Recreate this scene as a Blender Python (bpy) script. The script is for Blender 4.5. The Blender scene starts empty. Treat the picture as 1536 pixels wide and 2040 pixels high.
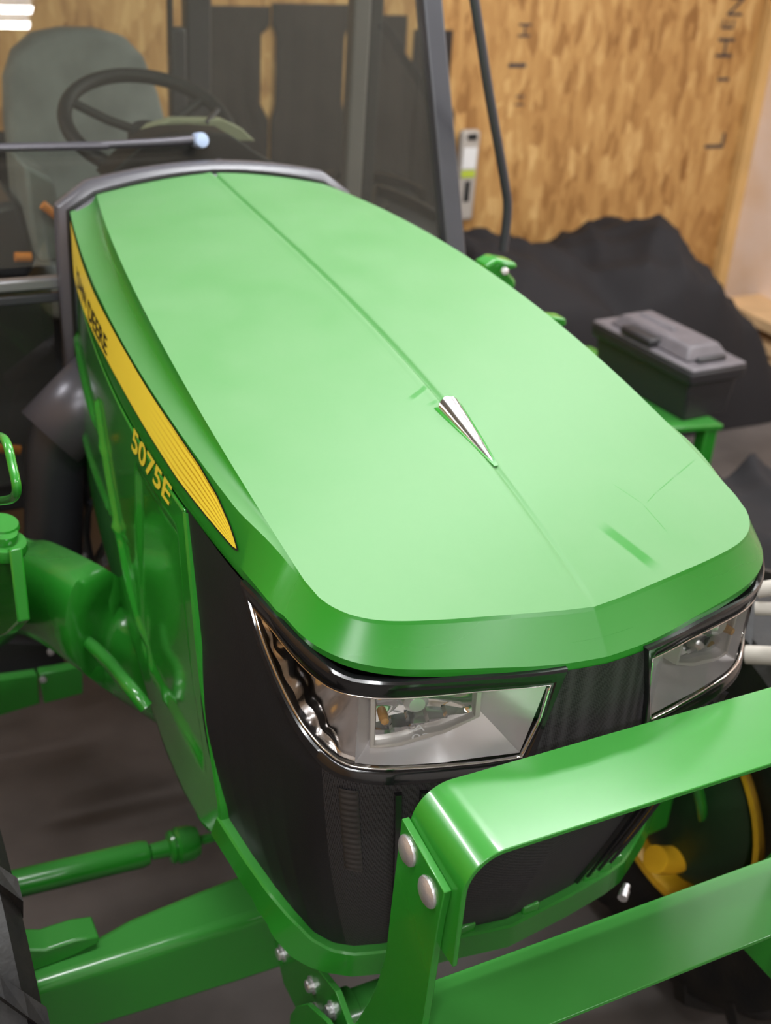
import bpy, bmesh, math, random
from mathutils import Vector, Matrix
from mathutils.geometry import tessellate_polygon
random.seed(7)
R = math.radians
sc = bpy.context.scene
C = sc.collection

# ------------------------------------------------------------------ camera
CO = Vector((-0.8508, -1.005, 2.2187)); FPX = 2402.3
_yaw, _pit, _rol = 0.4957, 0.4896, 0.0745
FW = Vector((math.sin(_yaw)*math.cos(_pit), math.cos(_yaw)*math.cos(_pit), -math.sin(_pit)))
_rt = Vector((math.cos(_yaw), -math.sin(_yaw), 0)); _up = _rt.cross(FW)
RT = _rt*math.cos(_rol) + _up*math.sin(_rol); UP = _up*math.cos(_rol) - _rt*math.sin(_rol)
cd = bpy.data.cameras.new('camera'); cam = bpy.data.objects.new('camera', cd); C.objects.link(cam)
cd.sensor_fit = 'VERTICAL'; cd.sensor_height = 36; cd.sensor_width = 27; cd.lens = FPX*36/2040
cam.matrix_world = Matrix(((RT.x, UP.x, -FW.x, CO.x), (RT.y, UP.y, -FW.y, CO.y), (RT.z, UP.z, -FW.z, CO.z), (0, 0, 0, 1)))
cd.dof.use_dof = True; cd.dof.focus_distance = 1.50; cd.dof.aperture_fstop = 4.2
cd.clip_start = 0.05
sc.camera = cam

# ------------------------------------------------------------------ world, lamps, exposure
w = bpy.data.worlds.new('world'); sc.world = w; w.use_nodes = True
w.node_tree.nodes['Background'].inputs[0].default_value = (0.9, 0.95, 1.0, 1); w.node_tree.nodes['Background'].inputs[1].default_value = 0.05
ROOM = dict(x0=-3.6, x1=4.06, y0=-4.2, y1=4.2, h=3.25)
LAMP_W = 0.60
LAMPS = [(-0.49, 0.035), (0.75, 1.15), (-2.3, -2.6), (1.0, -2.9), (-1.5, -1.75), (-2.3, 1.9), (3.3, -0.7), (3.1, 1.2), (2.3, 2.3), (0.2, 2.7)]  # some lamps added only for light: hood rear, lower guard strap, board wall
def area(x, y, sx, sy, watt):
    d = bpy.data.lights.new('tube_light', 'AREA'); d.shape = 'RECTANGLE'; d.size = sx; d.size_y = sy; d.energy = watt; d.color = (0.97, 0.985, 1.0)
    o = bpy.data.objects.new('tube_light', d); C.objects.link(o); o.location = (x, y, ROOM['h']-0.115)
    return o
for (x, y) in LAMPS:
    for dy in (-0.043, 0.043):
        area(x, y+dy, 1.2, 0.04, 30*LAMP_W)
sc.view_settings.view_transform = 'Standard'; sc.view_settings.look = 'None'
sc.view_settings.gamma = 1; sc.view_settings.use_curve_mapping = False
sc.view_settings.exposure = 0.0

# ------------------------------------------------------------------ helpers
def at(u, v, ax, val):
    d = FW + RT*((u-768)/FPX) - UP*((v-1020)/FPX)
    return CO + d*((val-CO[ax])/d[ax])
def X(u, v, x): return at(u, v, 0, x)
def Y(u, v, y): return at(u, v, 1, y)
def Z(u, v, z): return at(u, v, 2, z)

def mat(name, col, rough=0.5, metal=0.0, coat=0.0, spec=0.5, nscale=0, namt=0.0, col2=None, bump=0.0, bscale=200, emit=None, estr=0):
    m = bpy.data.materials.new(name); m.use_nodes = True
    nt = m.node_tree; b = nt.nodes['Principled BSDF']
    b.inputs['Base Color'].default_value = (*col, 1); b.inputs['Roughness'].default_value = rough
    b.inputs['Metallic'].default_value = metal; b.inputs['Coat Weight'].default_value = coat; b.inputs['Coat Roughness'].default_value = 0.08
    b.inputs['Specular IOR Level'].default_value = spec
    if emit: b.inputs['Emission Color'].default_value = (*emit, 1); b.inputs['Emission Strength'].default_value = estr
    if nscale or bump:
        tc = nt.nodes.new('ShaderNodeTexCoord')
    if nscale:
        n = nt.nodes.new('ShaderNodeTexNoise'); n.inputs['Scale'].default_value = nscale; n.inputs['Detail'].default_value = 6
        nt.links.new(tc.outputs['Object'], n.inputs['Vector'])
        mx = nt.nodes.new('ShaderNodeMix'); mx.data_type = 'RGBA'
        c2 = col2 or tuple(c*(1-namt) for c in col)
        mx.inputs[6].default_value = (*col, 1); mx.inputs[7].default_value = (*c2, 1)
        rp = nt.nodes.new('ShaderNodeMapRange'); rp.inputs[1].default_value = 0.35; rp.inputs[2].default_value = 0.65
        nt.links.new(n.outputs[0], rp.inputs[0]); nt.links.new(rp.outputs[0], mx.inputs[0]); nt.links.new(mx.outputs[2], b.inputs['Base Color'])
    if bump:
        n2 = nt.nodes.new('ShaderNodeTexNoise'); n2.inputs['Scale'].default_value = bscale
        nt.links.new(tc.outputs['Object'], n2.inputs['Vector'])
        bp = nt.nodes.new('ShaderNodeBump'); bp.inputs['Strength'].default_value = bump; bp.inputs['Distance'].default_value = 0.002
        nt.links.new(n2.outputs[0], bp.inputs['Height']); nt.links.new(bp.outputs[0], b.inputs['Normal'])
    return m

def link(name, me, m, parent=None, smooth=False):
    o = bpy.data.objects.new(name, me); C.objects.link(o)
    if m is not None: me.materials.append(m)
    if parent is not None: o.parent = parent
    if smooth:
        for p in me.polygons: p.use_smooth = True
        if smooth != 'all':
            me.set_sharp_from_angle(angle=R(smooth if isinstance(smooth, (int, float)) and smooth > 1 else 32))
    return o
def mesh(name, vs, fs, m, parent=None, smooth=False, fix=True):
    me = bpy.data.meshes.new(name); me.from_pydata([tuple(v) for v in vs], [], fs); me.validate()
    if fix:
        bm = bmesh.new(); bm.from_mesh(me); bmesh.ops.remove_doubles(bm, verts=bm.verts, dist=1e-5)
        bmesh.ops.recalc_face_normals(bm, faces=bm.faces); bm.to_mesh(me); bm.free()
    return link(name, me, m, parent, smooth)
def bevel(o, wdt=0.002, seg=2, ang=35):
    md = o.modifiers.new('bevel', 'BEVEL'); md.width = wdt; md.segments = seg; md.limit_method = 'ANGLE'; md.angle_limit = R(ang)
    return o
def solid(o, t, off=-1):
    md = o.modifiers.new('solid', 'SOLIDIFY'); md.thickness = t; md.offset = off
    return o
def loft_data(rings, closed=True, caps=True):
    n = len(rings[0]); vs = [v for r in rings for v in r]; fs = []
    for i in range(len(rings)-1):
        for j in range(n if closed else n-1):
            a, b = i*n+j, i*n+(j+1) % n
            fs.append((a, b, b+n, a+n))
    if caps and closed:
        fs.append(tuple(range(n))); fs.append(tuple(range((len(rings)-1)*n, len(rings)*n)))
    return vs, fs
def loft(name, rings, m, parent=None, closed=True, caps=True, smooth=False):
    vs, fs = loft_data(rings, closed, caps)
    return mesh(name, vs, fs, m, parent, smooth)
def box_data(cx, cy, cz, sx, sy, sz):
    vs = [(cx+a*sx/2, cy+b*sy/2, cz+c*sz/2) for a in (-1, 1) for b in (-1, 1) for c in (-1, 1)]
    return vs, [(0, 1, 3, 2), (4, 6, 7, 5), (0, 4, 5, 1), (2, 3, 7, 6), (0, 2, 6, 4), (1, 5, 7, 3)]
def box(name, c, s, m, parent=None, bev=0.0, rot=None, seg=2):
    vs, fs = box_data(0, 0, 0, *s); M = Matrix.Translation(c)
    if rot: M = M @ Matrix.Rotation(rot[2], 4, 'Z') @ Matrix.Rotation(rot[1], 4, 'Y') @ Matrix.Rotation(rot[0], 4, 'X')
    o = mesh(name, [M @ Vector(v) for v in vs], fs, m, parent, smooth=bev > 0)
    if bev: bevel(o, bev, seg)
    return o
def prism_data(poly, vec):
    n = len(poly); vs = [Vector(p) for p in poly] + [Vector(p)+Vector(vec) for p in poly]
    fs = [tuple(range(n)), tuple(range(2*n-1, n-1, -1))] + [(i, (i+1) % n, (i+1) % n+n, i+n) for i in range(n)]
    return vs, fs
def prism(name, poly, vec, m, parent=None, bev=0.0, smooth=False):
    vs, fs = prism_data(poly, vec)
    o = mesh(name, vs, fs, m, parent, smooth=bool(bev) or smooth)
    if bev: bevel(o, bev)
    return o
def smooth_path(pts, n=8):
    pts = [Vector(p) for p in pts]; out = []
    for i in range(len(pts)-1):
        p0 = pts[max(i-1, 0)]; p1 = pts[i]; p2 = pts[i+1]; p3 = pts[min(i+2, len(pts)-1)]
        for k in range(n):
            t = k/n; out.append(0.5*((2*p1)+(-p0+p2)*t+(2*p0-5*p1+4*p2-p3)*t*t+(-p0+3*p1-3*p2+p3)*t**3))
    out.append(pts[-1]); return out
def tube_data(pts, r, n=12, caps=True, closed=False):
    pts = [Vector(p) for p in pts]; rings = []; N = len(pts)
    t0 = (pts[1]-pts[0]).normalized(); up = Vector((0, 0, 1)) if abs(t0.z) < 0.9 else Vector((1, 0, 0))
    a = t0.cross(up).normalized()
    for i, p in enumerate(pts):
        if closed: t = (pts[(i+1) % N]-pts[i-1]).normalized()
        else: t = (pts[min(i+1, N-1)]-pts[max(i-1, 0)]).normalized()
        a = (a - t*a.dot(t)).normalized(); b = t.cross(a)
        rr = r[i] if isinstance(r, (list, tuple)) else r
        rings.append([p + (a*math.cos(2*math.pi*k/n)+b*math.sin(2*math.pi*k/n))*rr for k in range(n)])
    if closed: rings.append(rings[0])
    return loft_data(rings, True, caps and not closed)
def tube(name, pts, r, m, parent=None, n=12, closed=False):
    vs, fs = tube_data(pts, r, n, True, closed)
    return mesh(name, vs, fs, m, parent, smooth=40)
def lathe_data(prof, axis_o, axis_d, n=24):
    """prof: (radius, distance along the axis)"""
    d = Vector(axis_d).normalized(); up = Vector((0, 0, 1)) if abs(d.z) < 0.9 else Vector((1, 0, 0))
    a = d.cross(up).normalized(); b = d.cross(a); o = Vector(axis_o)
    return loft_data([[o+d*h+(a*math.cos(2*math.pi*k/n)+b*math.sin(2*math.pi*k/n))*max(r, 1e-4) for k in range(n)] for r, h in prof], True, True)
def lathe(name, prof, o, d, m, parent=None, n=24, ang=32):
    vs, fs = lathe_data(prof, o, d, n)
    return mesh(name, vs, fs, m, parent, smooth=ang)
def merge(parts):
    V, F = [], []
    for vs, fs in parts:
        k = len(V); V += [Vector(v) for v in vs]; F += [tuple(i+k for i in f) for f in fs]
    return V, F
def mirror(o, name=None):
    """mirror a part about x = 0 as a new part (its children too)"""
    c = o.copy(); c.data = o.data.copy(); c.data.transform(Matrix.Scale(-1, 4, (1, 0, 0))); c.data.flip_normals(); C.objects.link(c)
    for ch in list(o.children):
        k = mirror(ch); k.parent = c
    return c
def lerp(a, b, t): return a+(b-a)*t
def interp(x, xs, ys):
    if x <= xs[0]: return ys[0]
    for i in range(len(xs)-1):
        if x <= xs[i+1]: return lerp(ys[i], ys[i+1], (x-xs[i])/(xs[i+1]-xs[i]))
    return ys[-1]
def thing(name, label, cat, loc=(0, 0, 0), group=None):
    o = bpy.data.objects.new(name, None); C.objects.link(o); o.location = loc; o.empty_display_size = 0.1
    o['label'] = label; o['category'] = cat
    if group: o['group'] = group
    return o
def tag(o, label, cat, group=None):
    o['label'] = label; o['category'] = cat
    if group: o['group'] = group
    return o
def struct(o): o['kind'] = 'structure'; return o
_b = []
def text_polys(s, size=1.0, bold=0.0, shear=0.0):
    cu = bpy.data.curves.new('t', 'FONT'); cu.body = s; cu.size = size; cu.offset = bold; cu.shear = shear; cu.resolution_u = 4
    o = bpy.data.objects.new('t', cu); C.objects.link(o)
    dg = bpy.context.evaluated_depsgraph_get(); dg.update()
    me = o.evaluated_get(dg).to_mesh(); vs = [Vector(v.co) for v in me.vertices]; fs = [tuple(p.vertices) for p in me.polygons]
    bpy.data.objects.remove(o); bpy.data.curves.remove(cu)
    xs = [v.x for v in vs]; ys = [v.y for v in vs]
    x0, x1, y0, y1 = min(xs), max(xs), min(ys), max(ys)
    return [((v.x-x0)/(x1-x0), (v.y-y0)/(y1-y0)) for v in vs], fs, (x1-x0)/(y1-y0)

# ------------------------------------------------------------------ materials
GREEN = (0.020, 0.215, 0.018)
def paint(name, col, rough=0.25, dust=0.0, dustcol=(0.22, 0.55, 0.20), coat=0.3, marks=False):
    m = mat(name, col, rough, 0, coat)
    nt = m.node_tree; b = nt.nodes['Principled BSDF']; N = nt.nodes.new; L = nt.links.new
    tc = N('ShaderNodeTexCoord'); n = N('ShaderNodeTexNoise'); n.inputs['Scale'].default_value = 9; n.inputs['Detail'].default_value = 8
    L(tc.outputs['Object'], n.inputs['Vector'])
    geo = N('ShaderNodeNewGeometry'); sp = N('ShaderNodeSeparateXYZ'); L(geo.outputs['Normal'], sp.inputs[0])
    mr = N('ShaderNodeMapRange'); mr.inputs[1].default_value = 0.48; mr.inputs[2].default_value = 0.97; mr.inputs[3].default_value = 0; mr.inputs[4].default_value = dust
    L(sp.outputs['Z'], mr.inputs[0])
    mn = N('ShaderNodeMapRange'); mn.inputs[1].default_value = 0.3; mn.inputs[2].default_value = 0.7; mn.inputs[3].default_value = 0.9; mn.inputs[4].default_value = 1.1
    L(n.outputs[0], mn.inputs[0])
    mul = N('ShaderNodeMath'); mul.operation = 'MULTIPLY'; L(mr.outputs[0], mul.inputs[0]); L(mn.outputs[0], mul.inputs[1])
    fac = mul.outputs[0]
    if marks:   # places where the chalky bloom on the old paint was rubbed away
        def seg(ax, ay, bx, by, wd):
            nonlocal fac
            vec = N('ShaderNodeVectorMath'); vec.operation = 'SUBTRACT'; L(tc.outputs['Object'], vec.inputs[0]); vec.inputs[1].default_value = ((ax+bx)/2, (ay+by)/2, 0)
            rot = N('ShaderNodeVectorRotate'); rot.rotation_type = 'Z_AXIS'; rot.inputs['Angle'].default_value = -math.atan2(by-ay, bx-ax); L(vec.outputs[0], rot.inputs['Vector'])
            s3 = N('ShaderNodeSeparateXYZ'); L(rot.outputs[0], s3.inputs[0])
            q = []
            for k, hw in ((0, math.hypot(bx-ax, by-ay)/2), (1, wd)):
                a = N('ShaderNodeMath'); a.operation = 'ABSOLUTE'; L(s3.outputs[k], a.inputs[0])
                r_ = N('ShaderNodeMapRange'); r_.interpolation_type = 'SMOOTHSTEP'; r_.inputs[1].default_value = hw*0.55; r_.inputs[2].default_value = hw*1.15; r_.inputs[3].default_value = 1; r_.inputs[4].default_value = 0
                L(a.outputs[0], r_.inputs[0]); q.append(r_.outputs[0])
            mm = N('ShaderNodeMath'); mm.operation = 'MULTIPLY'; L(q[0], mm.inputs[0]); L(q[1], mm.inputs[1])
            iv = N('ShaderNodeMath'); iv.operation = 'MULTIPLY_ADD'; iv.inputs[1].default_value = -0.75; iv.inputs[2].default_value = 1; L(mm.outputs[0], iv.inputs[0])
            f2 = N('ShaderNodeMath'); f2.operation = 'MULTIPLY'; L(fac, f2.inputs[0]); L(iv.outputs[0], f2.inputs[1]); fac = f2.outputs[0]
        for a in marks: seg(*a)
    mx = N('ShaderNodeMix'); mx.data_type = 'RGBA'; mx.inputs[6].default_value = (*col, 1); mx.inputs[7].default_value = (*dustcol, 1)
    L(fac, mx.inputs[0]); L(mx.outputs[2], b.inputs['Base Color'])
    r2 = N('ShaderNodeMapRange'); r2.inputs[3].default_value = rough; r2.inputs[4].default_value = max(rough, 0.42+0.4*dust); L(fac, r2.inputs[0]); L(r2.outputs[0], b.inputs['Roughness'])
    # faint hairline scratches in the relief
    mp = N('ShaderNodeMapping'); mp.inputs['Scale'].default_value = (260, 9, 30); mp.inputs['Rotation'].default_value = (0, 0, 0.9); L(tc.outputs['Object'], mp.inputs[0])
    n3 = N('ShaderNodeTexNoise'); n3.inputs['Scale'].default_value = 1; L(mp.outputs[0], n3.inputs['Vector'])
    bp = N('ShaderNodeBump'); bp.inputs['Strength'].default_value = 0.05; bp.inputs['Distance'].default_value = 0.0005; L(n3.outputs[0], bp.inputs['Height']); L(bp.outputs[0], b.inputs['Normal'])
    return m
M = {}
SCR = [(0.3295, 0.2215, 0.2700, 0.1910, 0.0010), (0.2670, 0.1900, 0.2160, 0.1640, 0.0009), (0.2130, 0.1630, 0.1840, 0.1460, 0.0007), (0.1550, 0.1910, 0.1760, 0.1460, 0.0007), (0.1760, 0.1460, 0.1783, 0.0880, 0.0007)]
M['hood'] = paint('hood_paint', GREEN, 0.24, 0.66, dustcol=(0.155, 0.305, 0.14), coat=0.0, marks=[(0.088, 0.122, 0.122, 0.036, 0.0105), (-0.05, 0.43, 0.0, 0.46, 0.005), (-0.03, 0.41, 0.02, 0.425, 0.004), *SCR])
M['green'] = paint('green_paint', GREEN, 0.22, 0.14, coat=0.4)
M['gloss_green'] = paint('glossy_green_panel', (0.024, 0.245, 0.022), 0.14, 0.0, coat=0.8)
M['yellow'] = mat('yellow_vinyl', (1.0, 0.80, 0.06), 0.35, coat=0.3)
M['black_vinyl'] = mat('black_vinyl', (0.012, 0.012, 0.012), 0.35)
M['black_gloss'] = mat('glossy_black_plastic', (0.008, 0.008, 0.009), 0.16, coat=0.5)
M['black'] = mat('black_plastic', (0.014, 0.014, 0.016), 0.5, spec=0.3, bump=0.1, bscale=400)
M['mesh'] = mat('black_screen', (0.012, 0.012, 0.013), 0.55, spec=0.25)
M['cowl'] = mat('dark_grey_cowl', (0.095, 0.093, 0.108), 0.34, spec=0.8, bump=0.2, bscale=500)
M['frame'] = mat('cab_frame_grey', (0.040, 0.040, 0.047), 0.4)
M['chrome'] = mat('chrome', (0.82, 0.80, 0.79), 0.10, 1.0)
M['chrome2'] = mat('satin_chrome', (0.80, 0.78, 0.78), 0.28, 0.65)
M['zinc'] = mat('zinc_bolt', (0.70, 0.69, 0.71), 0.36, 0.8, bump=0.2, bscale=300)
M['rubber'] = mat('tyre_rubber', (0.010, 0.010, 0.011), 0.45, spec=0.25, nscale=12, col2=(0.018, 0.016, 0.014), bump=0.4, bscale=80)
M['pipe'] = mat('satin_black_pipe', (0.022, 0.023, 0.026), 0.38)
M['shield'] = mat('grey_heat_shield', (0.10, 0.095, 0.11), 0.35, 0.4)
M['rim'] = mat('rim_yellow', (0.75, 0.42, 0.02), 0.35)
M['seat'] = mat('seat_fabric', (0.27, 0.30, 0.29), 0.9, nscale=8, namt=0.3)
M['orange'] = mat('orange_plastic', (0.95, 0.30, 0.03), 0.4)
M['dash'] = mat('dash_black', (0.010, 0.011, 0.012), 0.6)
M['beige'] = mat('dash_beige', (0.45, 0.48, 0.32), 0.6)
M['dark'] = mat('dark_interior', (0.012, 0.012, 0.013), 0.7)
M['tarp'] = mat('black_tarp', (0.020, 0.0185, 0.020), 0.8, spec=0.2, bump=0.5, bscale=300)
M['toolbox'] = mat('toolbox_black', (0.020, 0.019, 0.022), 0.5)
M['toollid'] = mat('toolbox_lid_grey', (0.135, 0.122, 0.135), 0.5, nscale=20, namt=0.2)
M['wood'] = mat('pine_board', (0.74, 0.50, 0.27), 0.7, nscale=5, namt=0.2)
M['stud'] = mat('pine_stud', (0.70, 0.44, 0.17), 0.7, nscale=6, namt=0.15)
M['pale'] = mat('pale_grey_webbing', (0.50, 0.46, 0.41), 0.8)
M['white'] = mat('white_plastic', (0.75, 0.75, 0.75), 0.5)
M['stencil'] = mat('stencil_ink', (0.06, 0.05, 0.05), 0.8)
M['lime'] = mat('lime_print', (0.45, 0.55, 0.05), 0.5)
M['cloth'] = mat('dark_brown_cloth', (0.030, 0.024, 0.021), 0.9, nscale=4, namt=0.4)
M['tubecover'] = mat('lit_tube', (1, 1, 1), 0.4, emit=(0.98, 0.99, 1), estr=9)
M['ceil'] = mat('ceiling_white', (0.72, 0.70, 0.66), 0.8)

def glass(name, tint, gloss_rough=0.0, ior=1.5, haze=0.0):
    m = bpy.data.materials.new(name); m.use_nodes = True; nt = m.node_tree; nt.nodes.clear(); N = nt.nodes.new; L = nt.links.new
    out = N('ShaderNodeOutputMaterial'); t = N('ShaderNodeBsdfTransparent'); t.inputs[0].default_value = (*tint, 1)
    g = N('ShaderNodeBsdfGlossy'); g.inputs['Roughness'].default_value = gloss_rough
    f = N('ShaderNodeFresnel'); f.inputs[0].default_value = ior
    mx = N('ShaderNodeMixShader'); L(f.outputs[0], mx.inputs[0]); L(t.outputs[0], mx.inputs[1]); L(g.outputs[0], mx.inputs[2])
    last = mx
    if haze:
        d = N('ShaderNodeBsdfDiffuse'); d.inputs[0].default_value = (0.66, 0.61, 0.53, 1)
        m2 = N('ShaderNodeMixShader'); m2.inputs[0].default_value = haze; L(mx.outputs[0], m2.inputs[1]); L(d.outputs[0], m2.inputs[2]); last = m2
    L(last.outputs[0], out.inputs[0]); return m
M['windshield'] = glass('tinted_cab_glass', (0.62, 0.66, 0.60), ior=1.55, haze=0.035)
M['doorglass'] = glass('dark_lower_glass', (0.45, 0.48, 0.46), ior=1.5, haze=0.02)
M['lens'] = glass('clear_lens', (0.97, 0.97, 0.97), ior=1.4)

# screen: fine woven dots
def screen_mat():
    m = M['mesh']; nt = m.node_tree; b = nt.nodes['Principled BSDF']; N = nt.nodes.new; L = nt.links.new
    tc = N('ShaderNodeTexCoord'); v = N('ShaderNodeTexVoronoi'); v.inputs['Scale'].default_value = 420; v.inputs['Randomness'].default_value = 0.15
    L(tc.outputs['Object'], v.inputs['Vector'])
    mr = N('ShaderNodeMapRange'); mr.inputs[1].default_value = 0.2; mr.inputs[2].default_value = 0.6; L(v.outputs['Distance'], mr.inputs[0])
    mx = N('ShaderNodeMix'); mx.data_type = 'RGBA'; mx.inputs[6].default_value = (0.004, 0.004, 0.004, 1); mx.inputs[7].default_value = (0.045, 0.043, 0.046, 1)
    L(mr.outputs[0], mx.inputs[0]); L(mx.outputs[2], b.inputs['Base Color'])
    bp = N('ShaderNodeBump'); bp.inputs['Strength'].default_value = 0.6; bp.inputs['Distance'].default_value = 0.0008; L(v.outputs['Distance'], bp.inputs['Height']); L(bp.outputs[0], b.inputs['Normal'])
screen_mat()
def osb_mat(name, tint=(1, 1, 1)):
    m = bpy.data.materials.new(name); m.use_nodes = True; nt = m.node_tree; b = nt.nodes['Principled BSDF']; N = nt.nodes.new; L = nt.links.new
    tc = N('ShaderNodeTexCoord')
    def flakes(sx, sz, seed):
        mp = N('ShaderNodeMapping'); mp.inputs['Scale'].default_value = (sx, sx, sz); mp.inputs['Location'].default_value = (seed, seed*0.3, seed)
        L(tc.outputs['Object'], mp.inputs[0])
        nz = N('ShaderNodeTexNoise'); nz.inputs['Scale'].default_value = 1.1; L(mp.outputs[0], nz.inputs['Vector'])
        ad = N('ShaderNodeMix'); ad.data_type = 'VECTOR'; ad.inputs[0].default_value = 0.35; L(mp.outputs[0], ad.inputs[4]); L(nz.outputs['Color'], ad.inputs[5])
        v = N('ShaderNodeTexVoronoi'); v.inputs['Scale'].default_value = 1; L(ad.outputs[1], v.inputs['Vector'])
        return v
    v1 = flakes(27, 9.5, 0); v2 = flakes(48, 15, 5.3)
    s1 = N('ShaderNodeSeparateColor'); L(v1.outputs['Color'], s1.inputs[0]); s2 = N('ShaderNodeSeparateColor'); L(v2.outputs['Color'], s2.inputs[0])
    r = N('ShaderNodeValToRGB'); e = r.color_ramp.elements
    e[0].position = 0.0; e[0].color = (0.26, 0.115, 0.028, 1); e[1].position = 1; e[1].color = (0.70, 0.45, 0.18, 1)
    x = e.new(0.35); x.color = (0.44, 0.23, 0.070, 1); x = e.new(0.65); x.color = (0.53, 0.30, 0.10, 1)
    av = N('ShaderNodeMath'); av.operation = 'MULTIPLY_ADD'; av.inputs[1].default_value = 0.55; L(s1.outputs[0], av.inputs[0])
    h = N('ShaderNodeMath'); h.operation = 'MULTIPLY'; h.inputs[1].default_value = 0.45; L(s2.outputs[1], h.inputs[0]); L(h.outputs[0], av.inputs[2])
    L(av.outputs[0], r.inputs[0]); L(r.outputs[0], b.inputs['Base Color']); b.inputs['Roughness'].default_value = 0.6
    return m
M['osb'] = osb_mat('osb_board')
def floor_mat():
    m = mat('dark_concrete', (0.055, 0.047, 0.043), 0.5, nscale=2.2, col2=(0.12, 0.102, 0.094), bump=0.3, bscale=60); return m
M['floor'] = floor_mat()
M['ply'] = mat('pinkish_plywood', (0.88, 0.74, 0.67), 0.7, nscale=2.5, col2=(0.80, 0.60, 0.45))

# ------------------------------------------------------------------ room shell
x0, x1, y0, y1, h = ROOM['x0'], ROOM['x1'], ROOM['y0'], ROOM['y1'], ROOM['h']
struct(box('floor', ((x0+x1)/2, (y0+y1)/2, -0.05), (x1-x0+0.4, y1-y0+0.4, 0.1), M['floor']))
struct(box('ceiling', ((x0+x1)/2, (y0+y1)/2, h+0.05), (x1-x0+0.4, y1-y0+0.4, 0.1), M['ceil']))
wb = struct(box('wall_back', ((x0+x1)/2, y1+0.06, h/2), (x1-x0+0.4, 0.12, h), None and M['osb']))
wb.data.materials.append(M['osb'])
struct(box('wall_right', (x1+0.06, (y0+y1)/2, h/2), (0.12, y1-y0, h), M['ply']))
struct(box('wall_left', (x0-0.06, (y0+y1)/2, h/2), (0.12, y1-y0, h), M['osb']))
struct(box('wall_front', ((x0+x1)/2, y0-0.06, h/2), (x1-x0+0.4, 0.12, h), mat('pale_panelling', (0.62, 0.60, 0.57), 0.6)))
# pine post in the corner
struct(box('trim_1', (x1-0.035, y1-0.03, h/2), (0.07, 0.06, h), M['stud'], bev=0.003))
for i, xx in enumerate((1.62, 2.84)):   # panel joints of the board wall
    pass

# ceiling tube fixtures
for i, (x, y) in enumerate(LAMPS):
    where = ['over the nose of the tractor, mirrored in the windshield', 'added out of view to brighten the rear of the hood ahead of the cab', 'in the near left corner of the room', 'near the front wall on the right', 'added out of view beside the camera to light the lower guard strap', 'by the left wall beside the cab', 'by the right wall beside the hood', 'over the toolbox near the right wall', 'added out of view above the tarp to light the board wall', 'behind the cab roof near the board wall'][i]
    t = thing('tube_fixture', 'twin tube ceiling light '+where, 'ceiling light', (x, y, h), 'ceiling tube fixtures')
    box('housing', (0, 0, -0.03), (1.26, 0.2, 0.06), M['white'], t, 0.005)
    for dy in (-0.043, 0.043):
        vs, fs = tube_data([(-0.6, dy, -0.085), (0.6, dy, -0.085)], 0.016, 10)
        mesh('tube', vs, fs, M['tubecover'], t, smooth=40)

# ------------------------------------------------------------------ TRACTOR: shared curves (x across, y back, z up)
def Pe(y): return 0.3294+0.0802*y-0.0881*y*y-0.0049*y**3
def Pz(y): return 1.4204+0.2455*y-0.0700*y*y-0.0098*y**3
def Pr(y): return 1.42+0.3556*y-0.247*y*y+0.0717*y**3
def z1(y): return 1.4486+0.0835*y
def xs1(y): return Pe(y)+0.012+0.03*y
def z2(y): return 1.4055-0.0455*y+0.05*y*y
def xs2(y): return Pe(y)+0.028+0.015*y
def top_z(x, y):
    yy = max(y, -0.02); wv = min(abs(x)/max(Pe(max(yy, 0.0)), 0.1), 1.05)
    return Pr(yy)*(1-wv**1.6)+Pz(yy)*wv**1.6
YR = 1.43
def catmull(P, n=6):
    out = []
    for i in range(len(P)-1):
        p0, p1, p2, p3 = (Vector(P[k]) for k in (max(i-1, 0), i, i+1, min(i+2, len(P)-1)))
        for k in range(n):
            t = k/n; out.append(tuple(0.5*((2*p1)+(-p0+p2)*t+(2*p0-5*p1+4*p2-p3)*t*t+(-p0+3*p1-3*p2+p3)*t**3)))
    return out+[tuple(P[-1])]
FP = catmull([(0, 0), (0.05, 0.0055), (0.10, 0.0130), (0.15, 0.0210), (0.20, 0.0295), (0.25, 0.0405), (0.283, 0.0520), (0.308, 0.0680), (0.325, 0.0880), (0.3345, 0.110), (0.3385, 0.135)])
PP = catmull([(0, -.043), (.05, -.039), (.1, -.030), (.16, -.014), (.22, .000), (.27, .014), (.305, .031), (.330, .052), (.349, .080), (.361, .115), (.3692, .165), (.3748, .23), (.3794, .3), (.3813, .4), (.3823, .5)])
PS = [0]
for a, b in zip(PP, PP[1:]): PS.append(PS[-1]+math.hypot(b[0]-a[0], b[1]-a[1]))
def plan(s):
    a = abs(s); sg = -1 if s < 0 else 1
    return Vector((sg*interp(a, PS, [p[0] for p in PP]), interp(a, PS, [p[1] for p in PP])))
def plan_n(s):
    e = 0.02; a = plan(s-e); b = plan(s+e); d = (b-a).normalized(); return Vector((d.y, -d.x))   # outward
def shell(s, z, off=0.0):
    p = plan(s)+plan_n(s)*off; return Vector((p.x, p.y, z))

tractor = thing('tractor', 'green farm tractor with yellow side stripe and black grille, filling the picture', 'tractor')
T = tractor

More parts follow.
